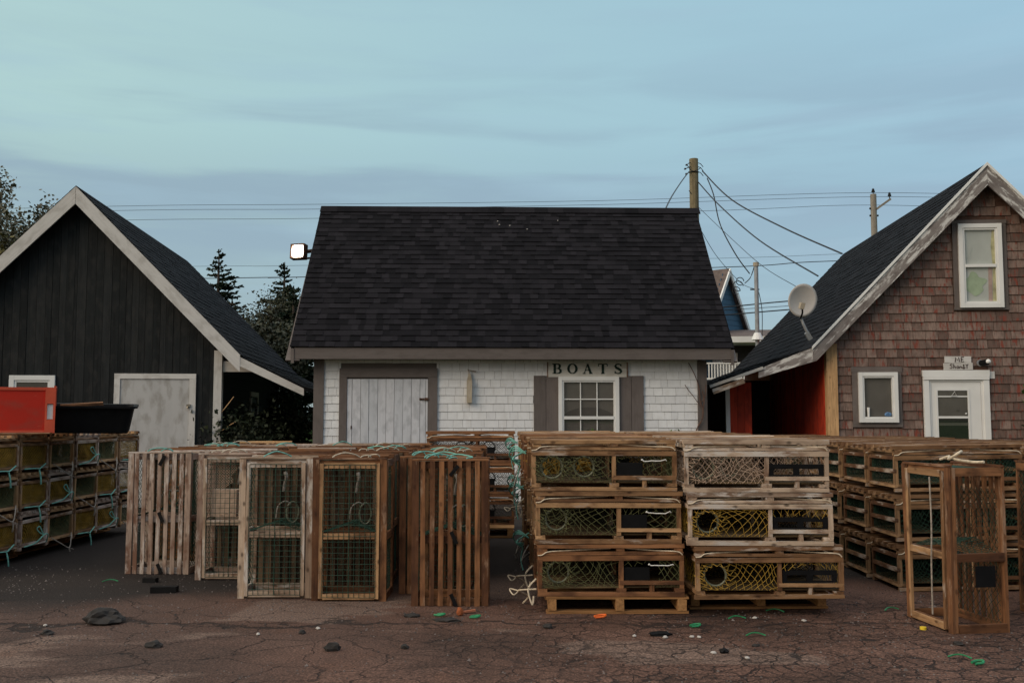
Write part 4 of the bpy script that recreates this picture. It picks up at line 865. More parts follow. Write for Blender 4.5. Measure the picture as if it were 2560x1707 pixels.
for k in range(7):
    for j in range(3):
        y = 7.10 + .29 + k * .605 + rnd.uniform(-.012, .012) * (k > 0); xx = bx[j] + rnd.uniform(-.03, .03) * (k > 0)
        pr = [tB2, tB, tC][j] if k == 0 else [tB, tA4, tB2, tA][(k + j) % 4]
        lab = frontB[j] if k == 0 else '%s tier trap in the %s row back of the yellow net stack' % (TIER[j], ORD[k])
        place(pr, (xx, y, PT + .3845 * j), R([.5, -.2, -.5][j] if k == 0 else rnd.uniform(-1.5, 1.5)), lab, GA)
# stack seen over the standing traps, in front of the white shed
tG = make_trap(wd='trap_brown', net='hoop', style='D', seed=8, r=.002, pitch=.045)
for j in range(3):
    place(tG, (-.51, 12.2, .11 + .3845 * j), R(-.5), 'trap with two black hoops before the white shed wall, %s of its stack' % ['lowest', 'middle', 'topmost'][j], 'traps stacked before the shed')
p2 = place(pal, (-.5, 12.2, 0), 0, 'pallet under the stack of hooped traps before the white shed', 'pallets under the traps')
# big stack on the right
GB = 'dark green net traps stacked on the right'
XB = [3.74, 3.73, 3.72, 3.68, 3.60, 3.50, 3.42]
for k in range(7):
    for j in range(3):
        y = 8.10 + .29 + k * .65; pr = tD; dz = .43 if k == 0 else .415
        for c_ in range(2 if k < 7 else 1):
            if c_ and j < 2 and k not in (0, 1): continue
            xx = XB[k] + c_ * 1.16 + rnd.uniform(-.02, .02) - .05 * (2 - j) * 0
            place(tD, (xx, y, .012 + (.408 if c_ == 0 else .40) * j if not (c_ and k > 1) else .012 + .40 * j), (0, R(rnd.uniform(-.8, .4) if k else -.7), R(rnd.uniform(-1.2, 1.2) if k else .6)),
                  '%s tier trap, %s row, %s column of the dark green net stack' % (TIER[j], ORD[k], 'left' if c_ == 0 else 'right'), GB)
# wall of traps on the left, ends outward
GE = 'trap ends in the wall on the left'
tE = [make_trap(L=1.06, W=.50, wd=['trap_mix', 'trap_grey', 'trap_mix'][q], net=['net_gold', 'net_gold', 'net_green'][q], style='E', seed=20 + q, r=.0023, pitch=.030 if q == 0 else .04, ropes=q, lidcord=False) for q in range(3)]
names = ['nearest', 'second', 'third', 'fourth', 'fifth', 'sixth']
rnd.seed(61)
for k in range(-1, 6):
    for j in range(3):
        y = 9.45 + .515 * k; X = -4.95 + .075 * (y - 9.2)
        if k < 0:
            lab = '%s tier trap end half cut off by the left edge of the photo' % TIER[j]
        else: lab = '%s trap end along the left wall, %s tier' % (names[k], TIER[j])
        pr = tE[(k + 2 * j + 3) % 3] if not (j == 2 and k in (0, 1, 3)) else tE[0 if k != 3 else 1]
        if j == 2 and k == 2: pr = tE[2]
        place(pr, (X - .53 + rnd.uniform(-.02, .02), y, .115 + .3845 * j), R(-4.3 + rnd.uniform(-1, 1)), lab, GE)
for k in range(3): place(pal, (-5.75, 9.6 + 1.15 * k, 0), R(86), 'pallet under the left trap wall, %s from the camera' % ['nearest', 'second', 'farthest'][k], 'pallets under the traps')

# ---- traps standing on end
def make_standing(wd, face='mesh', seed=1, net='net_green', ropec='rope_teal', bait=True, cat='lobster trap'):
    """a square trap stood on end: 1.1 m tall; front -y is its mesh door or its slatted bottom"""
    rnd.seed(300 + seed); t = thing('standing_trap', 'standing lobster trap', cat); w2, d2, H = .295, .205, 1.105; sg_ = 1 if face == 'mesh' else -1
    f = MB(.002)
    for x in (-w2 + .026, w2 - .026):
        f.bb(x - .026, x + .026, -d2, -d2 + .018, 0, H); f.bb(x - .022, x + .022, d2 - .018, d2, 0, H)
        f.bb(x - (.0 if x > 0 else .026), x + (.026 if x > 0 else .0), -d2 + .02, -d2 + .045, .004, H - .004)
    for z in (.03, .50, H - .03):
        for y in (-d2 + .030, d2 - .030): f.bb(-w2 + .054, w2 - .054, y - .011, y + .011, z - .028, z + .028)
        for x in (-w2 + .012, w2 - .012): f.bb(x - .010, x + .010, -d2 + .046, d2 - .020, z - .03, z + .026)
    f.bb(-w2, w2, -d2 + .002, -d2 + .03, H, H + .014); f.bb(-w2, w2, d2 - .03, d2 - .002, H, H + .014)
    f.build('frame', wd, t)
    s_ = MB(.002); ys = d2 if sg_ > 0 else -d2
    n = 7
    for i in range(n):
        x = -w2 + .085 + (2 * w2 - .17) * i / (n - 1); y = ys - sg_ * .008; s_.bb(x - .0185, x + .0185, min(y, y + sg_ * .012), max(y, y + sg_ * .012), .002, H - .002)
    s_.build('bottom_slats', wd if face != 'mesh' else 'slat_shaded', t)
    y = -sg_ * d2; 
    dfr = MB(.002)
    for x in (-w2 + .073, w2 - .073): dfr.bb(x - .016, x + .016, y - .010, y + .010, .02, H - .03)
    for z in (.035, .505, H - .045): dfr.bb(-w2 + .09, w2 - .09, y - .008, y + .008, z - .022, z + .022)
    dfo = dfr.build('door_frame', 'trap_pale' if wd != 'trap_brown' else 'trap_mix', t)
    g = MB(); x0, x1 = -w2 + .085, w2 - .085; nn = 10
    for i in range(nn + 1): x = x0 + (x1 - x0) * i / nn; g.tube([(x, y - sg_ * .012 + .002 * noise.noise(Vector((x * 9, q, seed))), .03 + (H - .07) * q / 6) for q in range(7)], .0019 if i != 5 else .0034, 4)
    for i in range(25): z = .03 + (H - .07) * i / 24; g.tube([(x0 + (x1 - x0) * q / 4, y - sg_ * .012, z + .002 * noise.noise(Vector((q, z * 9, seed)))) for q in range(5)], .0019, 4)
    g.build('wire_mesh', 'wire_green', dfo)
    nb = MB()
    for sx in (-1, 1): diamond(nb, -d2 + .02, d2 - .02, .02, H - .02, lambda u, v: Vector((sx * (w2 - .02), u, v)), .05, .0022, seed)
    diamond(nb, -w2 + .03, w2 - .03, -d2 + .02, d2 - .02, lambda u, v: Vector((u, v, .50 + .10 * (1 - abs(u) / w2))), .045, .0024, seed + 2)
    diamond(nb, -w2 + .03, w2 - .03, -d2 + .03, d2 - .03, lambda u, v: Vector((u, v, H - .012)), .05, .0022, seed + 2)
    nb.build('netting', net, t)
    if bait:
        h = MB(); h.tube([(.09 + .085 * math.cos(a) * .5, .02 + .03 * math.cos(a), .66 + .085 * math.sin(a)) for a in [2 * math.pi * k / 18 for k in range(18)]], .008, 5, closed=True); h.build('entrance_hoop', 'hoop_pale', t)
        b_ = MB(); b_.tube(spline([(.03, -.02, .99), (.045, -.03, .95), (.03, -.02, .90), (.02, -.02, .83)], 4), .016, 6, taper=.01); b_.tube(spline([(-.02, -.1, .62), (.0, -.12, .72), (.05, -.1, .76), (.09, -.08, .74)], 4), .006, 5); b_.build('bait_line', 'rope_grey', t)
    if ropec:
        rp = MB(); a0 = rnd.uniform(-.12, .02); rp.tube(spline([(a0 - .10, -.06, H + .012), (a0 - .07, -.04, H + .032), (a0 - .01, .0, H + rnd.uniform(.04, .055)), (a0 + .06, .03, H + .034), (a0 + .10, .06, H + .010)], 5), .006, 6)
        for q in range(rnd.randint(0, 2)):
            bx_ = rnd.uniform(-.2, .2); by_ = rnd.uniform(-.12, .12); rr_ = rnd.uniform(.03, .06); rp.tube(spline([(bx_ - rr_, by_ - .03, H + .010), (bx_ - rr_ * .6, by_, H + rr_ * .6), (bx_ + rr_ * .5, by_ + .02, H + rr_ * .7), (bx_ + rr_, by_ + .04, H + .010)], 4), .005, 5)
        if rnd.random() < .3: rp.tube(spline([(a0 + .05, .05, H + .015), (a0 + .14, .07, H + .04), (a0 + .26, .02, H + .02), (a0 + .22, -.06, H + .015)], 5), .006, 6)
        rp.build('rope_handle', ropec, t)
    return t
def vane(t, zs, w2=.295, y=-.222):
    for z, a in zs:
        v = MB(.001); v.box((.03, y, z), (.028, .012, .10), Euler((0, R(a), 0)).to_matrix()); v.build('rubber_strap', 'black_plastic', t)
sS = make_standing('trap_grey', 'slat', 1, 'net_dkgreen', 'rope_teal')
sM = make_standing('trap_pale', 'mesh', 2, 'net_dkgreen', 'rope_teal')
sB = make_standing('trap_brown', 'mesh', 3, 'net_dkgreen', 'rope_cream')
sT = make_standing('trap_brown', 'slat', 4, 'net_dkgreen', 'rope_teal')
sG = make_standing('trap_grey', 'mesh', 5, 'net_pink', 'rope_cream')
T1 = copy_tree(sS); vane(T1, [(1.04, 28), (.52, -24), (.05, -24)])
T5 = copy_tree(sT); vane(T5, [(1.03, 40), (.52, -24), (.05, -24)])
T2 = copy_tree(sG)
bag = MB(.003); bag.bb(-.175, .045, -.17, -.03, .555, .79); bag.build('bait_box', 'net_pink', T2, label='pale mesh bait box')
pn = MB(); diamond(pn, -.2, .05, .80, 1.07, lambda u, v: Vector((u, -.15, v)), .022, .0026, 3, .6, hole=lambda u, v: u > .05 - (1.02 - v) * .4 + .02 * math.sin(v * 60)); pn.build('bunched_net', 'net_pink', T2)
T3 = copy_tree(sM); T4 = copy_tree(sB)
GS = 'traps standing on end in rows'
bare = [copy_tree(o) for o in (sS, sM, sB, sT)]
for o in bare:
    for ch in list(o.children):
        if ch.name.startswith('rope_handle'): bpy.data.objects.remove(ch)
def put(o, x, y, a, lab): o.location = (x, y, 0); o.rotation_euler = (0, 0, R(a)); o['label'] = lab; o['group'] = GS; USED.add(o.name)
put(T1, -3.27, 8.98 + .21, -1.5, 'grey slatted standing trap at the left end with three black rubber straps')
put(T2, -2.52, 8.66 + .21, 0, 'grey standing trap with a pale square bait box behind green wire mesh')
put(T3, -1.905, 7.80 + .21, .5, 'pale wood standing trap with green wire mesh door, left of the brown one')
put(T4, -1.285, 7.68 + .21, -.8, 'brown framed standing trap with green mesh door, right of the pale one')
put(T5, -.475, 7.48 + .21, -.6, 'reddish-brown slatted standing trap with black straps, right end of the row')
cols = [(-3.22, 8.98, 6, 'grey slatted left trap'), (-2.56, 8.66, 7, 'bait box trap'), (-1.93, 7.80, 9, 'pale mesh door trap'), (-1.29, 7.68, 9, 'brown mesh door trap'), (-.60, 7.55, 8, 'reddish slatted right trap')]
rnd.seed(77); pool = [sG, sS, sM, sB, sT] + bare * 2
for ci, (x, y, n, nm) in enumerate(cols):
    for k in range(1, n):
        pr = rnd.choice(pool if ci < 3 else [sB, sT, sG, bare[2], bare[3], bare[3]]); 
        if ci == 4 and k == 1: pr = sT
        flip = 180 if rnd.random() < .4 else 0
        place(pr, (x + rnd.uniform(-.05, .05) - (.07 if ci == 4 and k == 1 else 0), y + .21 + .432 * k + rnd.uniform(-.005, .005), rnd.uniform(0, .012)), R(flip + rnd.uniform(-1.2, 1.2)), '%s standing trap in line behind the %s' % (ORD[k], nm), GS)
for o in [sS, sM, sB, sT, sG] + bare:
    if o.name not in USED:
        for ch in list(o.children_recursive) + [o]: bpy.data.objects.remove(ch)
pp = make_standing('pine', 'slat', 9, 'net_pink', None, bait=False); put(pp, at(661, 1104, 12.6).x, 12.7, 0, 'new pale pine standing trap behind the back of the standing rows')
# lone trap at the right
lone = make_standing('trap_brown', 'mesh', 11, 'net_dkgreen', None, bait=False); lone.name = 'standing_trap'
for ch in list(lone.children_recursive):
    if ch.name.startswith(('wire_mesh', 'netting')): bpy.data.objects.remove(ch)
for ch in lone.children:
    if ch.name.startswith('bottom_slats'): ch.data.materials[0] = M['trap_brown']
vb = MB(.001); vb.bb(.275, .285, -.02, .12, .30, .44); vb.build('escape_vent', 'black_plastic', lone)
nb = MB(); diamond(nb, -.26, .26, -.17, .17, lambda u, v: Vector((u, v, .50 + .10 * (1 - abs(u) / .3))), .045, .0024, 2); diamond(nb, -.26, .26, -.17, .17, lambda u, v: Vector((u, v, 1.09)), .05, .0022, 5); diamond(nb, -.26, .26, .03, .95, lambda u, v: Vector((u, .165, v)), .06, .0018, 8); nb.build('netting', 'net_dkgreen', lone)
lr = MB(); lr.tube(spline([(-.10, -.02, 1.14), (-.02, .0, 1.165), (.06, -.05, 1.15), (.12, -.02, 1.19), (.05, .05, 1.20), (.0, .02, 1.15), (.1, .1, 1.13), (.2, .12, 1.135)], 5), .010, 7); lr.build('coiled_rope', 'rope_cream', lone)
lr = MB(); lr.tube(spline([(.10, -.225, 1.03), (.115, -.23, .7), (.10, -.23, .45), (.085, -.225, .09)], 6), .006, 6); lr.build('hanging_cord', 'rope_grey', lone)
lone.location = (3.115, 6.86, 0); lone.rotation_euler = (0, 0, R(-83)); lone['label'] = 'lone brown trap standing at an angle on open asphalt, cream rope on top'; lone['group'] = GS
e = copy_tree(sB); put(e, 4.12, 7.15, 4, 'dark standing trap cut off by the right edge of the photo')
# ================================================================ on the traps
fc = thing('fish_crate', 'red plastic fish crate lying on its side on the left trap wall', 'crate', tuple(at(12, 1072, 9.75)), R(24)); fc.location.z = 1.285
c = MB(.001); X0, X1, Hh, D = -.28, .44, .455, .36; th = .012
c.bb(X0, X1, -D / 2, -D / 2 + th, .012, Hh - .012, tone=.5); c.bb(X0, X1, D / 2 - th, D / 2, .012, Hh - .012); c.bb(X0, X1, -D / 2, D / 2, 0, th); c.bb(X0, X1, -D / 2, D / 2, Hh - th, Hh); c.bb(X0 - th, X0, -D / 2, D / 2, 0, Hh); c.build('body', 'red_plastic', fc)
c = MB(.001); y0, y1 = -D / 2 - .022, D / 2 + .022
c.bb(X1 - .075, X1 + .02, y0, -D / 2 - .001, .0, .13); c.bb(X1 - .075, X1 + .02, y0, -D / 2 - .001, .29, Hh); c.bb(X1 + .0, X1 + .02, y0, -D / 2 - .001, .13, .29); c.bb(X1 - .075, X1 - .055, y0, -D / 2 - .001, .13, .29); c.bb(X1 + .001, X1 + .02, y1 - .02, y1, 0, Hh); c.bb(X1 + .001, X1 + .02, y0, y1, Hh + .001, Hh + .016); c.bb(X1 + .001, X1 + .02, y0, y1, -.004, -.0005); c.build('rim', 'orange_plastic', fc)
c = MB(.001); c.bb(X1 - .054, X1 - .001, -D / 2 - .008, -D / 2 - .001, .135, .285); c.build('handle_slot', 'vinyl', fc, label='pale handle slot'); 
c = MB(.001); c.bb(X0, X1 - .076, -D / 2 - .010, -D / 2 - .001, Hh - .03, Hh - .002); c.build('edge_rib', 'orange_plastic', fc); c = MB(.001); c.bb(X0, X1 - .076, -D / 2 - .010, -D / 2 - .001, .002, .022); c.build('edge_rib', 'orange_plastic', fc)
tb = thing('plastic_tub', 'black plastic mixing tub on top of the left trap wall beside the red crate', 'tub', tuple(at(226, 1076, 10.35)), R(-6)); tb.location.z = 1.283; tb.rotation_euler = (R(3), R(.6), R(20))
def rr(hx, hy, r, z, n=6):
    o = []
    for (sx, sy, a0) in ((1, 1, 0), (-1, 1, 90), (-1, -1, 180), (1, -1, 270)):
        for k in range(n + 1): a = R(a0 + 90 * k / n); o.append(Vector((sx * (hx - r) + r * math.cos(a), sy * (hy - r) + r * math.sin(a), z)))
    return o
c = MB(); loops = [rr(.375, .26, .07, 0), rr(.385, .27, .08, .012), rr(.43, .315, .09, .262), rr(.468, .352, .09, .268), rr(.468, .352, .09, .29), rr(.425, .31, .085, .285), rr(.37, .255, .07, .02)]
n = len(loops[0])
for lp in loops:
    for p in lp: c.v.append(p); c.t.append(.5); c.g.append(p)
for i in range(len(loops) - 1):
    for k in range(n): k2 = (k + 1) % n; c.f.append([i * n + k, i * n + k2, (i + 1) * n + k2, (i + 1) * n + k])
c.f.append(list(range(n))[::-1]); c.f.append([(len(loops) - 1) * n + k for k in range(n)]); c.build('tub_shell', 'black_plastic', tb)
c = MB(.003); c.box((-.10, .1, .285), (.42, .09, .03), Euler((0, R(-4), R(5))).to_matrix()); bo = c.build('driftwood_board', 'trap_brown'); bo.location = tb.location; bo.rotation_euler = tb.rotation_euler; tag(bo, 'brown board lying across the black tub', 'board')

# ================================================================ background
bh = thing('blue_house', 'blue gabled house with white trim on the rise behind the sheds', 'house'); pk = at(1819, 676, 30); bh.location = (pk.x, 30, 1.4); bh.rotation_euler = (0, 0, R(48))
ph = pk.z - 1.4; hw, rs = 3.3, 1.62
def bz(x): return ph - rs * abs(x) * .93
c = MB(); c.prism([(-1.75, .1, 0), (1.75, .1, 0), (1.75, .1, bz(1.75)), (0, .1, ph - .1), (-1.75, .1, bz(-1.75))], (0, 8, 0)); c.build('wall', 'blue_wall', bh)
c = MB()
for z in [2.6 + .16 * k for k in range(20)]:
    xw = min(1.74, (ph - z) / (rs * .93)); 
    if xw > .1: c.bb(-xw, xw, .086, .1, z, z + .15)
c.build('clapboards', 'blue_wall', bh)
c = MB(); 
for sx in (-1, 1): c.prism([(0, -.06, ph + .06), (sx * 2.05, -.06, bz(2.05) + .06), (sx * 2.05, -.06, bz(2.05) - .06), (0, -.06, ph - .06)], (0, 8.6, 0))
c.build('roof', 'brown_roof', bh)
c = MB(); 
for sx in (-1, 1): c.prism([(0, -.11, ph + .05), (sx * 2.07, -.11, bz(2.07) + .05), (sx * 2.07, -.11, bz(2.07) - .13), (0, -.11, ph - .15)], (0, .048, 0))
c.build('rake_trim', 'vinyl', bh)
pr = thing('lower_house', 'dark grey house wing with a white gutter, balcony rail and window below the blue gable', 'house', (pk.x, 28.2, 1.25), R(-8))
c = MB(); c.bb(-4.4, 1.9, 1.2, 5, 0, 2.55); c.build('wall', 'dark_wall', pr)
zt = at(1860, 838, 28.2).z - 1.25
c = MB(); c.prism([(-4.5, .2, zt + .0), (2.1, .2, zt + .0), (2.1, 2.2, zt + .35), (-4.5, 2.2, zt + .35)], (0, 0, -.08)); c.build('roof', 'brown_roof', pr)
c = MB(); c.bb(-4.5, 2.1, .10, .20, zt - .20, zt - .02); c.bb(-4.5, 2.1, .2, 1.2, zt - .22, zt - .2); c.build('gutter', 'vinyl', pr)
zb = at(1800, 948, 28.2).z - 1.25; zr = at(1800, 905, 28.2).z - 1.25
c = MB(); c.bb(-4.4, .55, .1, .16, zr - .04, zr); c.bb(-4.4, .55, .1, .16, zb, zb + .05)
x = -4.4
while x < .5: c.bb(x, x + .035, .11, .15, zb + .05, zr - .04); x += .085
c.bb(.5, .58, .08, .18, zb - .9, zr + .02); rl = c.build('balcony_rail', 'vinyl', pr)
c = MB(); c.bb(-4.4, .6, .1, 1.2, zb - .12, zb - .02); c.build('balcony_floor', 'dark_wall', pr)
c = MB(); c.bb(-1.9, -.05, 1.14, 1.19, zb + .02, zr + .35); c.build('door', 'vinyl', pr)
wp0 = at(1783, 1018, 29.2)
c = MB(); wx = wp0.x - pk.x; wz = wp0.z - 1.25; c.bb(wx - .42, wx + .12, 1.12, 1.19, wz - .35, wz + .33); w3 = c.build('window', 'vinyl', pr)
c = MB(); c.bb(wx - .34, wx + .03, 1.10, 1.118, wz - .27, wz + .25); c.build('pane', 'room', w3)

# ---- poles and wires
def tpole(name, p_top, r, lab):
    o = thing(name, lab, 'utility pole', (p_top.x, p_top.y, 0)); c = MB(); z0 = -.1; c.tube([(0, 0, z0), (0, 0, p_top.z * .5), (0, 0, p_top.z)], r * 1.15, 14, taper=r); c.build('shaft', 'pole' if r < .14 else 'pole_grey', o); return o
D1 = 26.0; pt = at(1734, 398, D1); np_ = tpole('utility_pole', pt, .122, 'thick timber utility pole rising behind the white shed roof'); zt = pt.z
c = MB()
for dz, s_ in ((-.13, .16), (-.24, .2), (-.38, .17)):
    c.tube([(-.10, -.1, zt + dz), (-.16, -.12, zt + dz - .02), (-s_ - .04, -.12, zt + dz - .06)], .012, 5); c.lump((-s_ - .06, -.12, zt + dz - .07), (.035, .035, .035), 1, .1); c.tube([(.11, -.08, zt + dz), (.17, -.1, zt + dz - .03), (.24, -.1, zt + dz - .12)], .011, 5)
c.tube(arc((0, 0, zt - .37), .135, 0, 2 * math.pi, 16, (1, 0, 0), (0, 1, .12)), .014, 5); c.tube(spline([(-.2, -.12, zt - .2), (-.13, -.14, zt - .32), (-.05, -.15, zt - .38), (.08, -.15, zt - .34), (.16, -.12, zt - .28)], 4), .011, 5); c.tube([(-.1, -.1, zt - 1.0), (-.16, -.1, zt - .9)], .010, 4); c.build('cable_clamps', 'cable', np_)
D2 = 46.0; p2_ = at(2183, 486, D2); fp_ = tpole('utility_pole', p2_, .145, 'thin far utility pole with a side arm behind the shingled house roof')
c = MB(); c.beam((.1, -.1, p2_.z - .75), (.80, -.1, p2_.z - .25), .10, .10); c.build('side_arm', 'pole_grey', fp_)
for (x, z) in ((.0, .1), (.75, -.12)):
    c = MB(); c.tube([(x, -.1 * (x > 0), p2_.z + z - .12), (x, -.1 * (x > 0), p2_.z + z + .2)], .02, 6)
    for q in range(3): c.tube([(x, -.1 * (x > 0), p2_.z + z + .06 * q), (x, -.1 * (x > 0), p2_.z + z + .04 + .06 * q)], .09 - .015 * q, 8)
    c.build('insulator', 'cable', fp_)
for z in (-.7, -1.05):
    c = MB(); c.tube([(-.2, 0, p2_.z + z), (.22, 0, p2_.z + z)], .05, 6); c.build('insulator', 'cable', fp_)
ms = thing('service_mast', 'slim grey metal service mast between the two right hand roofs', 'mast'); mt = at(1890, 660, 24.5); ms.location = (mt.x, 24.5, .8)
c = MB(); c.tube([(0, 0, 0), (0, 0, mt.z - .8)], .055, 10); c.build('pipe', 'steel', ms)
c = MB(); c.tube([(0, 0, mt.z - .86), (0, 0, mt.z - .76)], .075, 10); c.build('weather_head', 'buoy', ms)
c = MB(); q = mt.z - .8
for k in (0, 1, 2): c.tube(arc((-.42 - .05 * k, 0, q - .45 - .12 * k), .10 + .03 * (k == 1), 0, 5.2, 12), .012, 5)
c.tube(spline([(-.3, 0, q - .5), (-.15, 0, q - .35), (-.04, 0, q - .05)], 4), .012, 5); c.tube(spline([(.04, 0, q - .65), (.13, 0, q - 1.2), (.12, 0, q - 2.0), (.16, 0, q - 2.6)], 5), .010, 5); c.tube([(-.16, 0, q - .66), (.07, 0, q - .66)], .02, 5); c.build('drip_loops', 'cable', ms)
zb2 = at(1893, 832, 24.5).z - .8; c = MB(); c.tube([(0, 0, zb2 - .18), (0, 0, zb2)], .16, 12, taper=.08); c.build('roof_boot', 'vinyl', ms)
def wire(pts, r, lab, grp='overhead wires', n=8):
    c = MB(); c.tube(spline(pts, n), r, 5); o = c.build('overhead_wire', 'cable'); o['label'] = lab; o['category'] = 'wire'; o['group'] = grp; return o
def farw(pl, r, lab): wire([at(u, v, d_) for u, v, d_ in pl], r, lab)
farw([(-900, 545, 47), (275, 516, 46.5), (800, 511, 46), (1500, 502, 46), (2183, 482, 46), (2700, 498, 47)], .010, 'highest of the three thin wires crossing above all the roofs')
farw([(-900, 556, 47), (275, 527, 46.5), (800, 523, 46), (1500, 512, 46), (2205, 492, 46), (2700, 508, 47)], .010, 'middle of the three thin wires crossing above all the roofs')
farw([(-900, 578, 47), (275, 551, 46.5), (800, 546, 46), (1740, 528, 46), (2180, 513, 46), (2700, 530, 47)], .010, 'lowest of the three thin wires crossing above all the roofs')
farw([(-900, 680, 47), (480, 666, 46.5), (740, 664, 46), (1790, 646, 46), (2180, 634, 46), (2700, 640, 47)], .008, 'faint wire passing just above the thick cable')
farw([(-900, 720, 47), (580, 695, 46.5), (740, 693, 46), (1780, 669, 46), (2075, 653, 46), (2700, 640, 47)], .020, 'thick telephone cable passing at spruce top height')
farw([(300, 824, 40), (640, 822, 40), (760, 821, 40), (1000, 820, 40)], .012, 'low wire crossing in front of the spruces')
wire([at(1756, 428, 25.9), at(1830, 500, 24), at(1960, 570, 21.5), at(2105, 634, 19.3)], .018, 'service cable from the thick pole to the shingled house ridge', n=8)
wire([at(1745, 455, 25.9), at(1800, 515, 24.5), at(1900, 602, 22), at(2045, 690, 18.2)], .016, 'twisted cable from the thick pole down to the shingled house roof', n=8)
wire([at(1768, 446, 25.9), at(1784, 488, 25.5), at(1800, 560, 25.2), at(1838, 634, 24.8), at(1874, 684, 24.5)], .016, 'sagging cable from the thick pole to the grey mast', n=8)
wire([at(1722, 430, 25.9), at(1705, 452, 24), at(1680, 490, 21), at(1664, 522, 18.2)], .015, 'cable from the thick pole down behind the white shed ridge', n=6)
wire([at(1744, 516, 25.9), at(1830, 598, 24), at(1910, 668, 22), at(1990, 716, 20)], .007, 'thin wire from the thick pole behind the satellite dish', n=6)
wire([at(1744, 560, 25.9), at(1790, 638, 27), at(1850, 705, 28), at(1885, 722, 24.5)], .008, 'thin drooping wire past the blue gable to the grey mast', n=6)
for (a, b_, rr_, lb) in (((1805, 768), (1968, 753), .017, 'upper of two black cables crossing the blue gable'), ((1805, 788), (1960, 775), .017, 'lower of two black cables crossing the blue gable'), ((1805, 776), (1966, 765), .008, 'thin cable between the two black cables on the blue gable')):
    wire([at(1500, a[1] + 22, 27), at(a[0], a[1], 26.5), at(b_[0], b_[1], 26), at(2300, b_[1] - 26, 25.5)], rr_, lb, n=5)

# ---- trees
def spruce(px, ptop, d_, base_w, lab, seed, mats=('needles',), z0=.9, lean=0.0, dens=1.0):
    rs_ = random.Random(seed); top = at(px, ptop, d_); H_ = top.z - z0
    t = thing('spruce_tree', lab, 'tree', (top.x, d_, z0)); c = MB(); c.tube([(0, 0, 0), (lean * .5, 0, H_ * .6), (lean, 0, H_)], .14, 7, taper=.012); c.build('trunk', 'bark', t)
    br = MB(); nd_ = {m: MB() for m in mats}
    nw_ = int(H_ / .075)
    for i in range(nw_):
        u = (i + .5) / nw_; z = H_ * min(.995, u + rs_.uniform(-.02, .02)); rad = base_w * (1 - u) ** .9 * (.45 + .75 * rs_.random()) + .06
        for k in range(int((2 + 2.2 * (1 - u)) * dens + rs_.random())):
            a = rs_.uniform(0, 6.283); ln = rad * rs_.uniform(.55, 1.15); dr_ = -.20 * ln + .10 * ln * u * 3
            p0 = Vector((lean * u, 0, z)); p1 = p0 + Vector((math.cos(a) * ln * .6, math.sin(a) * ln * .6, dr_ * .9)); p2 = p0 + Vector((math.cos(a) * ln, math.sin(a) * ln, dr_ * .6 + .05))
            br.tube([p0, p1, p2], .012, 3, taper=.004)
            mb = nd_[mats[0] if rs_.random() < .75 or len(mats) == 1 else mats[1]]
            m_ = int(9 + ln * 34)
            for q in range(m_):
                f_ = rs_.uniform(.15, 1.0); p = p0.lerp(p1, f_ / .6) if f_ < .6 else p1.lerp(p2, (f_ - .6) / .4); lat = rs_.uniform(-.32, .32) * ln * (1.15 - f_); p = p + Vector((-math.sin(a) * lat, math.cos(a) * lat, -abs(lat) * .25)); sz = rs_.uniform(.05, .11) * (1.0 if u < .85 else .6)
                dv = Vector((math.cos(a) + rs_.uniform(-.9, .9), math.sin(a) + rs_.uniform(-.9, .9), rs_.uniform(-.5, .5))).normalized(); sd_ = dv.cross(Vector((rs_.uniform(-1, 1), rs_.uniform(-1, 1), 1))).normalized()
                b0 = p + Vector((rs_.uniform(-.03, .03),) * 3)
                for w_s in (sd_, dv.cross(sd_)): mb.poly([b0 - w_s * .018, b0 + dv * sz * .6 - w_s * .028, b0 + dv * sz * 1.4, b0 + dv * sz * .6 + w_s * .028, b0 + w_s * .018])
    br.build('branches', 'bark', t)
    for m in mats: nd_[m].build('needles', m, t)
    return t
spruce(548, 628, 27.5, 2.7, 'spruce with a narrow tip between the black barn roof and the floodlight', 5, ('needles', 'needles_brown'), 1.3)
spruce(712, 655, 28.5, 2.0, 'dark spruce rising right behind the floodlight', 6, ('needles',), 1.3, dens=1.2)
spruce(735, 725, 26.0, 1.9, 'shorter dense spruce against the left rake of the white shed roof', 8, ('needles',), 1.2, dens=1.2)
spruce(650, 800, 25.5, 1.7, 'young spruce low behind the black barn lean-to', 9, ('needles', 'needles_brown'), 1.0, dens=1.2)
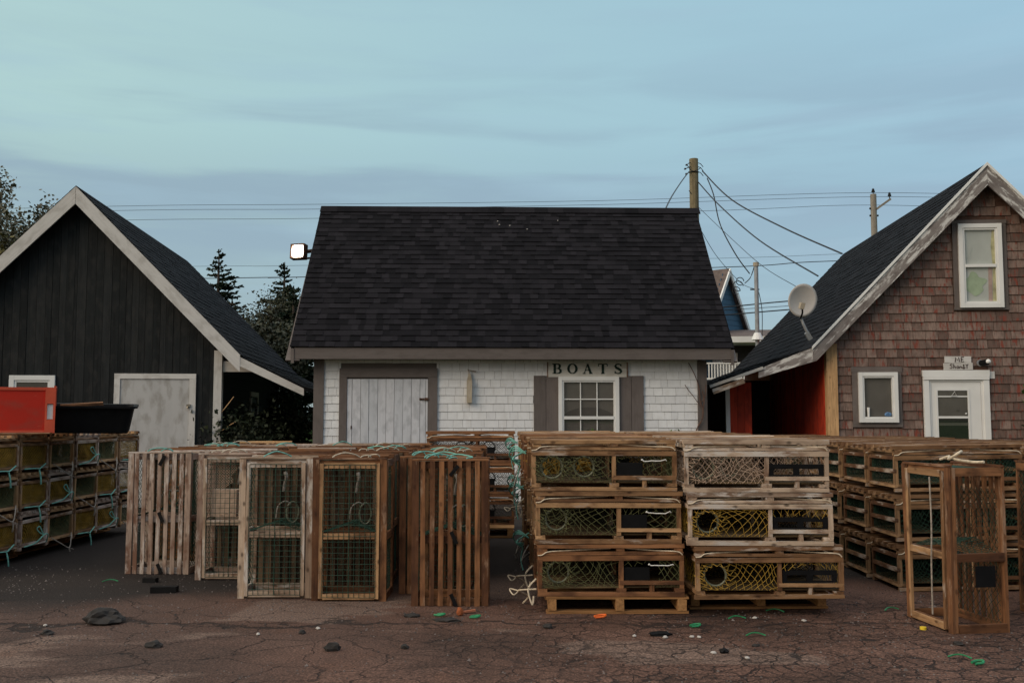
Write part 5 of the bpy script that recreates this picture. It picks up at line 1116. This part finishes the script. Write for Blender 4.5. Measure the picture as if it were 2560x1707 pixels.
def leafy(name, lab, base, H_, crown, seed, mats, nleaf, lsz, trunk=.12, cat='tree', nb_=16, wid=1.0, thin=.55, leanx=0):
    """trunk, forking limbs and leaves scattered at the twig ends"""
    rs_ = random.Random(seed); t = thing(name, lab, cat, base); c = MB(); ends = []
    def grow(p, dv, ln, r, lev):
        m_ = 4; pts = [p]; q = p
        for i in range(m_):
            dv = (dv + Vector((rs_.uniform(-.22, .22), rs_.uniform(-.22, .22), rs_.uniform(-.05, .16)))).normalized(); q = q + dv * ln / m_; pts.append(q)
            if lev >= 1: ends.append((q, lev))
        c.tube(pts, r, 5 if lev < 2 else 3, taper=r * .55)
        if lev < 3:
            for k in range(rs_.randint(3, 4) if lev else nb_ // 3):
                f_ = rs_.uniform(.35, 1); i = min(m_ - 1, int(f_ * m_)); s_ = pts[i].lerp(pts[i + 1], f_ * m_ - i) if i < m_ else pts[-1]
                a = rs_.uniform(0, 6.283); nd2 = (dv * .8 + Vector((math.cos(a) * wid, math.sin(a) * wid, rs_.uniform(-.1, .7)))).normalized(); grow(s_, nd2, ln * rs_.uniform(.45, .7), r * .5, lev + 1)
    grow(Vector((0, 0, 0)), Vector((leanx, 0, 1)).normalized(), H_ * .55, trunk, 0); c.build('trunk', 'bark', t)
    for mi, m in enumerate(mats):
        mb = MB()
        for q in range(nleaf // len(mats)):
            p, lv = rs_.choice(ends); 
            if lv < 2 and rs_.random() < .6: continue
            p = p + Vector((rs_.gauss(0, 1), rs_.gauss(0, 1), rs_.gauss(0, .8))) * thin * .22
            if mi and p.z > H_ * .62: continue
            dv = Vector((rs_.uniform(-1, 1), rs_.uniform(-1, 1), rs_.uniform(-1, .6))).normalized(); sd_ = dv.cross(Vector((rs_.uniform(-1, 1), rs_.uniform(-1, 1), rs_.uniform(-1, 1)))).normalized(); s_ = lsz * rs_.uniform(.6, 1.3)
            mb.poly([p, p + dv * s_ * .5 + sd_ * s_ * .32, p + dv * s_, p + dv * s_ * .5 - sd_ * s_ * .32])
        mb.build('foliage', m, t)
    return t
b0 = at(-40, 1040, 24); leafy('leafy_tree', 'thin dry-leaved tree leaning in at the far left behind the black barn', (b0.x + .0, 24, .9), 7.0, 2, 12, ('leaf_grey',), 17000, .105, .10, wid=.75, thin=.8, leanx=.16)
b0 = at(40, 1040, 23); leafy('leafy_tree', 'olive-leaved bushy tree low behind the black barn roof', (b0.x - .2, 23.2, .9), 5.3, 2, 19, ('leaf_olive', 'leaf_dark'), 7000, .12, .09, wid=1.0, thin=1.0)
b0 = at(655, 1040, 27); leafy('leafy_tree', 'browning deciduous tree between the spruces', (b0.x, 26.5, 1.2), 4.4, 2, 23, ('leaf_dark',), 8000, .085, .09, wid=.9, thin=1.1)
b0 = at(712, 1040, 22); leafy('leafy_shrub', 'dark shrub filling the gap between the black barn and the white shed', (b0.x, 21.5, .0), 2.5, 2, 29, ('leaf_bush',), 5200, .08, .05, 'shrub', wid=1.2, thin=1.2)
b0 = at(690, 1040, 25); leafy('leafy_shrub', 'tall dark thicket behind the end of the lean-to roof', (b0.x, 24.5, .9), 3.2, 2, 33, ('leaf_dark',), 6000, .12, .06, 'shrub', wid=1.3, thin=1.5)
b0 = at(600, 1120, 16); leafy('leafy_shrub', 'low dark green bush growing under the black barn lean-to', (b0.x - .1, 15.9, 0), 1.75, 2, 41, ('leaf_bush',), 5200, .075, .03, 'shrub', wid=1.4, thin=1.0)
b0 = at(690, 1120, 17); leafy('leafy_shrub', 'second bush under the lean-to, nearer the white shed', (b0.x, 17.4, 0), 1.8, 2, 43, ('leaf_bush',), 4200, .08, .03, 'shrub', wid=1.4, thin=1.0)
b0 = at(2690, 1100, 14.6); leafy('climbing_plant', 'green leafy climber at the right edge of the photo against the shingles', (b0.x + .05, 14.35, 0), 2.3, 2, 47, ('leaf_green',), 800, .10, .02, 'plant', wid=.5, thin=.6)
v = thing('vine', 'bare brown vine climbing the right corner board of the white shed', 'vine'); local_obj(v, mid, 3.0, WY - .045, 0)
c = MB(); c.tube(spline([(-.15, 0, .7), (-.10, -.01, 1.05), (-.06, -.01, 1.25), (.02, -.02, 1.40), (.04, -.02, 1.55), (.0, -.01, 1.68), (-.02, -.01, 1.9), (-.08, 0, 2.1), (-.18, 0, 2.3)], 5), .014, 6, taper=.006); c.tube(spline([(.0, -.02, 1.60), (-.1, -.01, 1.75), (-.2, 0, 1.88), (-.24, 0, 1.95)], 4), .006, 5); c.tube(spline([(.03, -.02, 1.5), (.06, -.02, 1.7), (.03, -.02, 1.85)], 4), .008, 5); c.tube(spline([(.0, -.01, 1.66), (.07, -.02, 1.75), (.09, -.02, 1.95)], 4), .006, 5); c.build('stem', 'stem', v)
tw = MB(); tw.tube(spline([(0, 0, 1.5), (.12, 0, 1.65), (.2, 0, 1.76)], 4), .007, 4); tw.tube(spline([(0, 0, 1.2), (.14, 0, 1.3), (.28, 0, 1.38)], 4), .007, 4); o = tw.build('bare_twig', 'pine'); o.location = (at(553, 1000, 15.4).x, 15.4, 0); tag(o, 'pale bare twigs sticking out beside the white corner board', 'twig')
for (px, py, s_, lb) in ((1480, 1079, .07, 'small pale green weed tuft showing over the trap tops below the window'), (1695, 1081, .08, 'small green weed tuft showing over the trap tops near the vine')):
    p = at(px, py, 14.6); wd_ = thing('weed', lb, 'plant', (p.x, 14.6, 0)); c = MB()
    for q in range(5): c.tube(spline([(rnd.uniform(-.03, .03), 0, 0), (rnd.uniform(-.05, .05), rnd.uniform(-.05, .05), p.z * .6), (rnd.uniform(-.08, .08), rnd.uniform(-.05, .05), p.z - .02)], 4), .006, 4)
    c.build('stem', 'leaf_green', wd_); c = MB()
    for q in range(60):
        dv = Vector((rnd.uniform(-1, 1), rnd.uniform(-1, 1), rnd.uniform(-.3, .8))).normalized(); b_ = Vector((rnd.gauss(0, s_), rnd.gauss(0, s_), p.z - .04 + rnd.gauss(0, .03))); sd_ = dv.cross(Vector((0, 0, 1))).normalized(); c.poly([b_, b_ + dv * .04 + sd_ * .02, b_ + dv * .08, b_ + dv * .04 - sd_ * .02])
    c.build('leaves', 'leaf_green', wd_)

# ================================================================ litter on the asphalt
def litter(name, lab, cat, px, py, fn, m, grp=None, rz_=None):
    p = gnd(px, py); p.z = gh(p.x, p.y); c = MB(); fn(c); o = c.build(name, m); o.location = p; o.rotation_euler = (0, 0, rnd.uniform(0, 6.28) if rz_ is None else R(rz_)); tag(o, lab, cat, grp); return o
def strip(c, ln, bend, r=.006):
    pts = [(ln * (i / 8 - .5), bend * math.sin(math.pi * i / 8), .012 + .014 * math.sin(math.pi * i / 8)) for i in range(9)]
    for a, b_ in zip(pts, pts[1:]): c.beam(a, b_, r * 1.8, r, tone=.5)
def hook(c, s_): c.tube(spline([(-s_, -s_ * .5, .012), (s_ * .3, -s_ * .6, .014), (s_, 0, .02), (s_ * .3, s_ * .6, .016), (-s_ * .8, s_ * .4, .012)], 4), .008, 6)
where_g = [(1100, 1540, 'beside the orange float left of the reddish slatted trap', 1), (1187, 1545, 'right of the orange float', 1), (1738, 1567, 'bent to a hook on the cracked asphalt below the pallets', 1), (1843, 1549, 'lying straight just right of the orange-brown pallet', 0), (1938, 1531, 'lying against the shadowed pallet', 0), (1890, 1592, 'on the cracked asphalt, left of a white cap', 0), (2230, 1527, 'in the gap left of the lone trap', 0), (2400, 1648, 'at the bottom right, left one of a pair', 0), (2445, 1661, 'at the bottom right, curled right one of a pair', 1), (275, 1456, 'in the dark below the grey slatted trap', 0)]
for px, py, wh, hk in where_g: litter('plastic_band', 'green plastic band ' + wh, 'litter', px, py, (lambda c: hook(c, .038)) if hk else (lambda c: strip(c, .13, .02)), 'band_green', 'green plastic bands on the ground', rnd.uniform(-25, 25))
litter('plastic_clip', 'bright orange hooked clip lying in front of the orange-brown pallet', 'litter', 1500, 1544, lambda c: hook(c, .045), 'float_orange', rz_=20)
litter('small_float', 'small orange-brown float lying in the dirt by the reddish slatted trap', 'float', 1150, 1538, lambda c: c.lump((0, 0, .025), (.028, .026, .034), 2, .25, 2), 'float_dull')
litter('plastic_scrap', 'yellow plastic cap by the foot of the lone trap', 'litter', 2308, 1573, lambda c: c.tube([(0, 0, 0), (0, 0, .018)], .022, 12), 'yellow_plastic')
wh = [(1887, 1546, 'white shell near the straight green band'), (1586, 1590, 'white shell left of the black rubber slab'), (1663, 1594, 'white shell touching the black rubber slab'), (1730, 1593, 'white shell, left one of two under the hooked band'), (1748, 1594, 'white shell, right one of two under the hooked band'), (1784, 1633, 'white shell beside a small black lump'), (1868, 1647, 'round white cap on the cracked asphalt'), (113, 1565, 'white shell left of the big dark stone'), (645, 1586, 'pale shell in the middle of the yard left half'), (795, 1572, 'yellowish broken shell before the mesh traps'), (2010, 1553, 'small pale chip right of the shadowed pallet')]
for i, (px, py, lb) in enumerate(wh): litter('shell', lb, 'shell', px, py, lambda c: c.lump((0, 0, .007), (.018, .013, .009), 2, .35, i), 'shell', 'white shells on the asphalt')
bk = [(1648, 1587, 'flat black rubber slab on the cracked asphalt', (.085, .028, .018)), (1810, 1631, 'small black lump beside a white shell', (.028, .022, .020)), (830, 1625, 'black broken block in the middle foreground', (.045, .035, .035)), (1370, 1568, 'black grit lump below the orange-brown pallet', (.04, .03, .02)), (1012, 1621, 'small dark stone right of the black broken block', (.025, .022, .02)), (385, 1616, 'dark lump in the left foreground', (.05, .04, .025)), (118, 1586, 'dark clod below the white shell at left', (.04, .035, .02)), (1030, 1541, 'dark bar of debris before the reddish slatted trap', (.055, .03, .018)), (1118, 1552, 'dark tangle of debris under the orange float', (.09, .05, .016)), (755, 1583, 'dark pebble below the pale mesh door trap', (.022, .02, .016)), (1890, 1615, 'black scrap among the cracks', (.025, .02, .012)), (2395, 1611, 'brown clod in front of the lone trap', (.03, .03, .015))]
for i, (px, py, lb, sz) in enumerate(bk): litter('debris_lump', lb, 'debris', px, py, lambda c: c.lump((0, 0, sz[2] * .5), sz, 2, .55, i + 3), 'black_plastic' if i < 2 else 'stone', None, rnd.uniform(-12, 12))
litter('rock', 'large flat dark stone lying in the left foreground', 'rock', 258, 1556, lambda c: c.lump((0, 0, .035), (.135, .10, .06), 3, .35, 9), 'stone', rz_=0)
litter('timber_block', 'dark timber block before the grey slatted trap', 'block', 411, 1480, lambda c: c.bb(-.105, .105, -.04, .04, 0, .05), 'black_plastic', rz_=4)
litter('timber_block', 'smaller dark block just behind the other, under the grey slatted trap', 'block', 376, 1455, lambda c: c.bb(-.06, .06, -.03, .03, 0, .04), 'black_plastic', rz_=-8)
litter('brick_shard', 'orange-brown wood shard sticking up right of the float', 'debris', 1172, 1532, lambda c: c.box((0, 0, .015), (.10, .03, .012), Euler((0, R(-8), 0)).to_matrix()), 'brick', rz_=10)
rnd.seed(99); g_ = MB()
for q in range(5200):
    y = rnd.uniform(5.0, 9.5); x = rnd.uniform(-.56, .56) * y; 
    if noise.noise(Vector((x * .9, y * .9, 4))) < -.12 and rnd.random() < .8: continue
    s_ = rnd.uniform(.002, .008) * (1.7 if rnd.random() < .05 else 1); b = len(g_.v); z = gh(x, y); tn = rnd.random()
    for p in ((-s_, -s_ * .7, -.001), (s_, -s_ * .8, -.001), (s_ * .7, s_, -.001), (-s_ * .9, s_ * .8, -.001), (s_ * rnd.uniform(-.4, .4), 0, s_ * 1.1)): g_.v.append(Vector((x, y, z)) + Vector(p)); g_.t.append(tn); g_.g.append(Vector(p))
    for k in range(4): g_.f.append([b + k, b + (k + 1) % 4, b + 4])
M['pebble'] = wood('gravel_grit', (.035, .03, .028), (.16, .135, .125), knots=0, grain=.1, objvar=0)
gr = g_.build('gravel', 'pebble'); gr['kind'] = 'stuff'; gr['label'] = 'loose grit and small stones scattered over the asphalt'
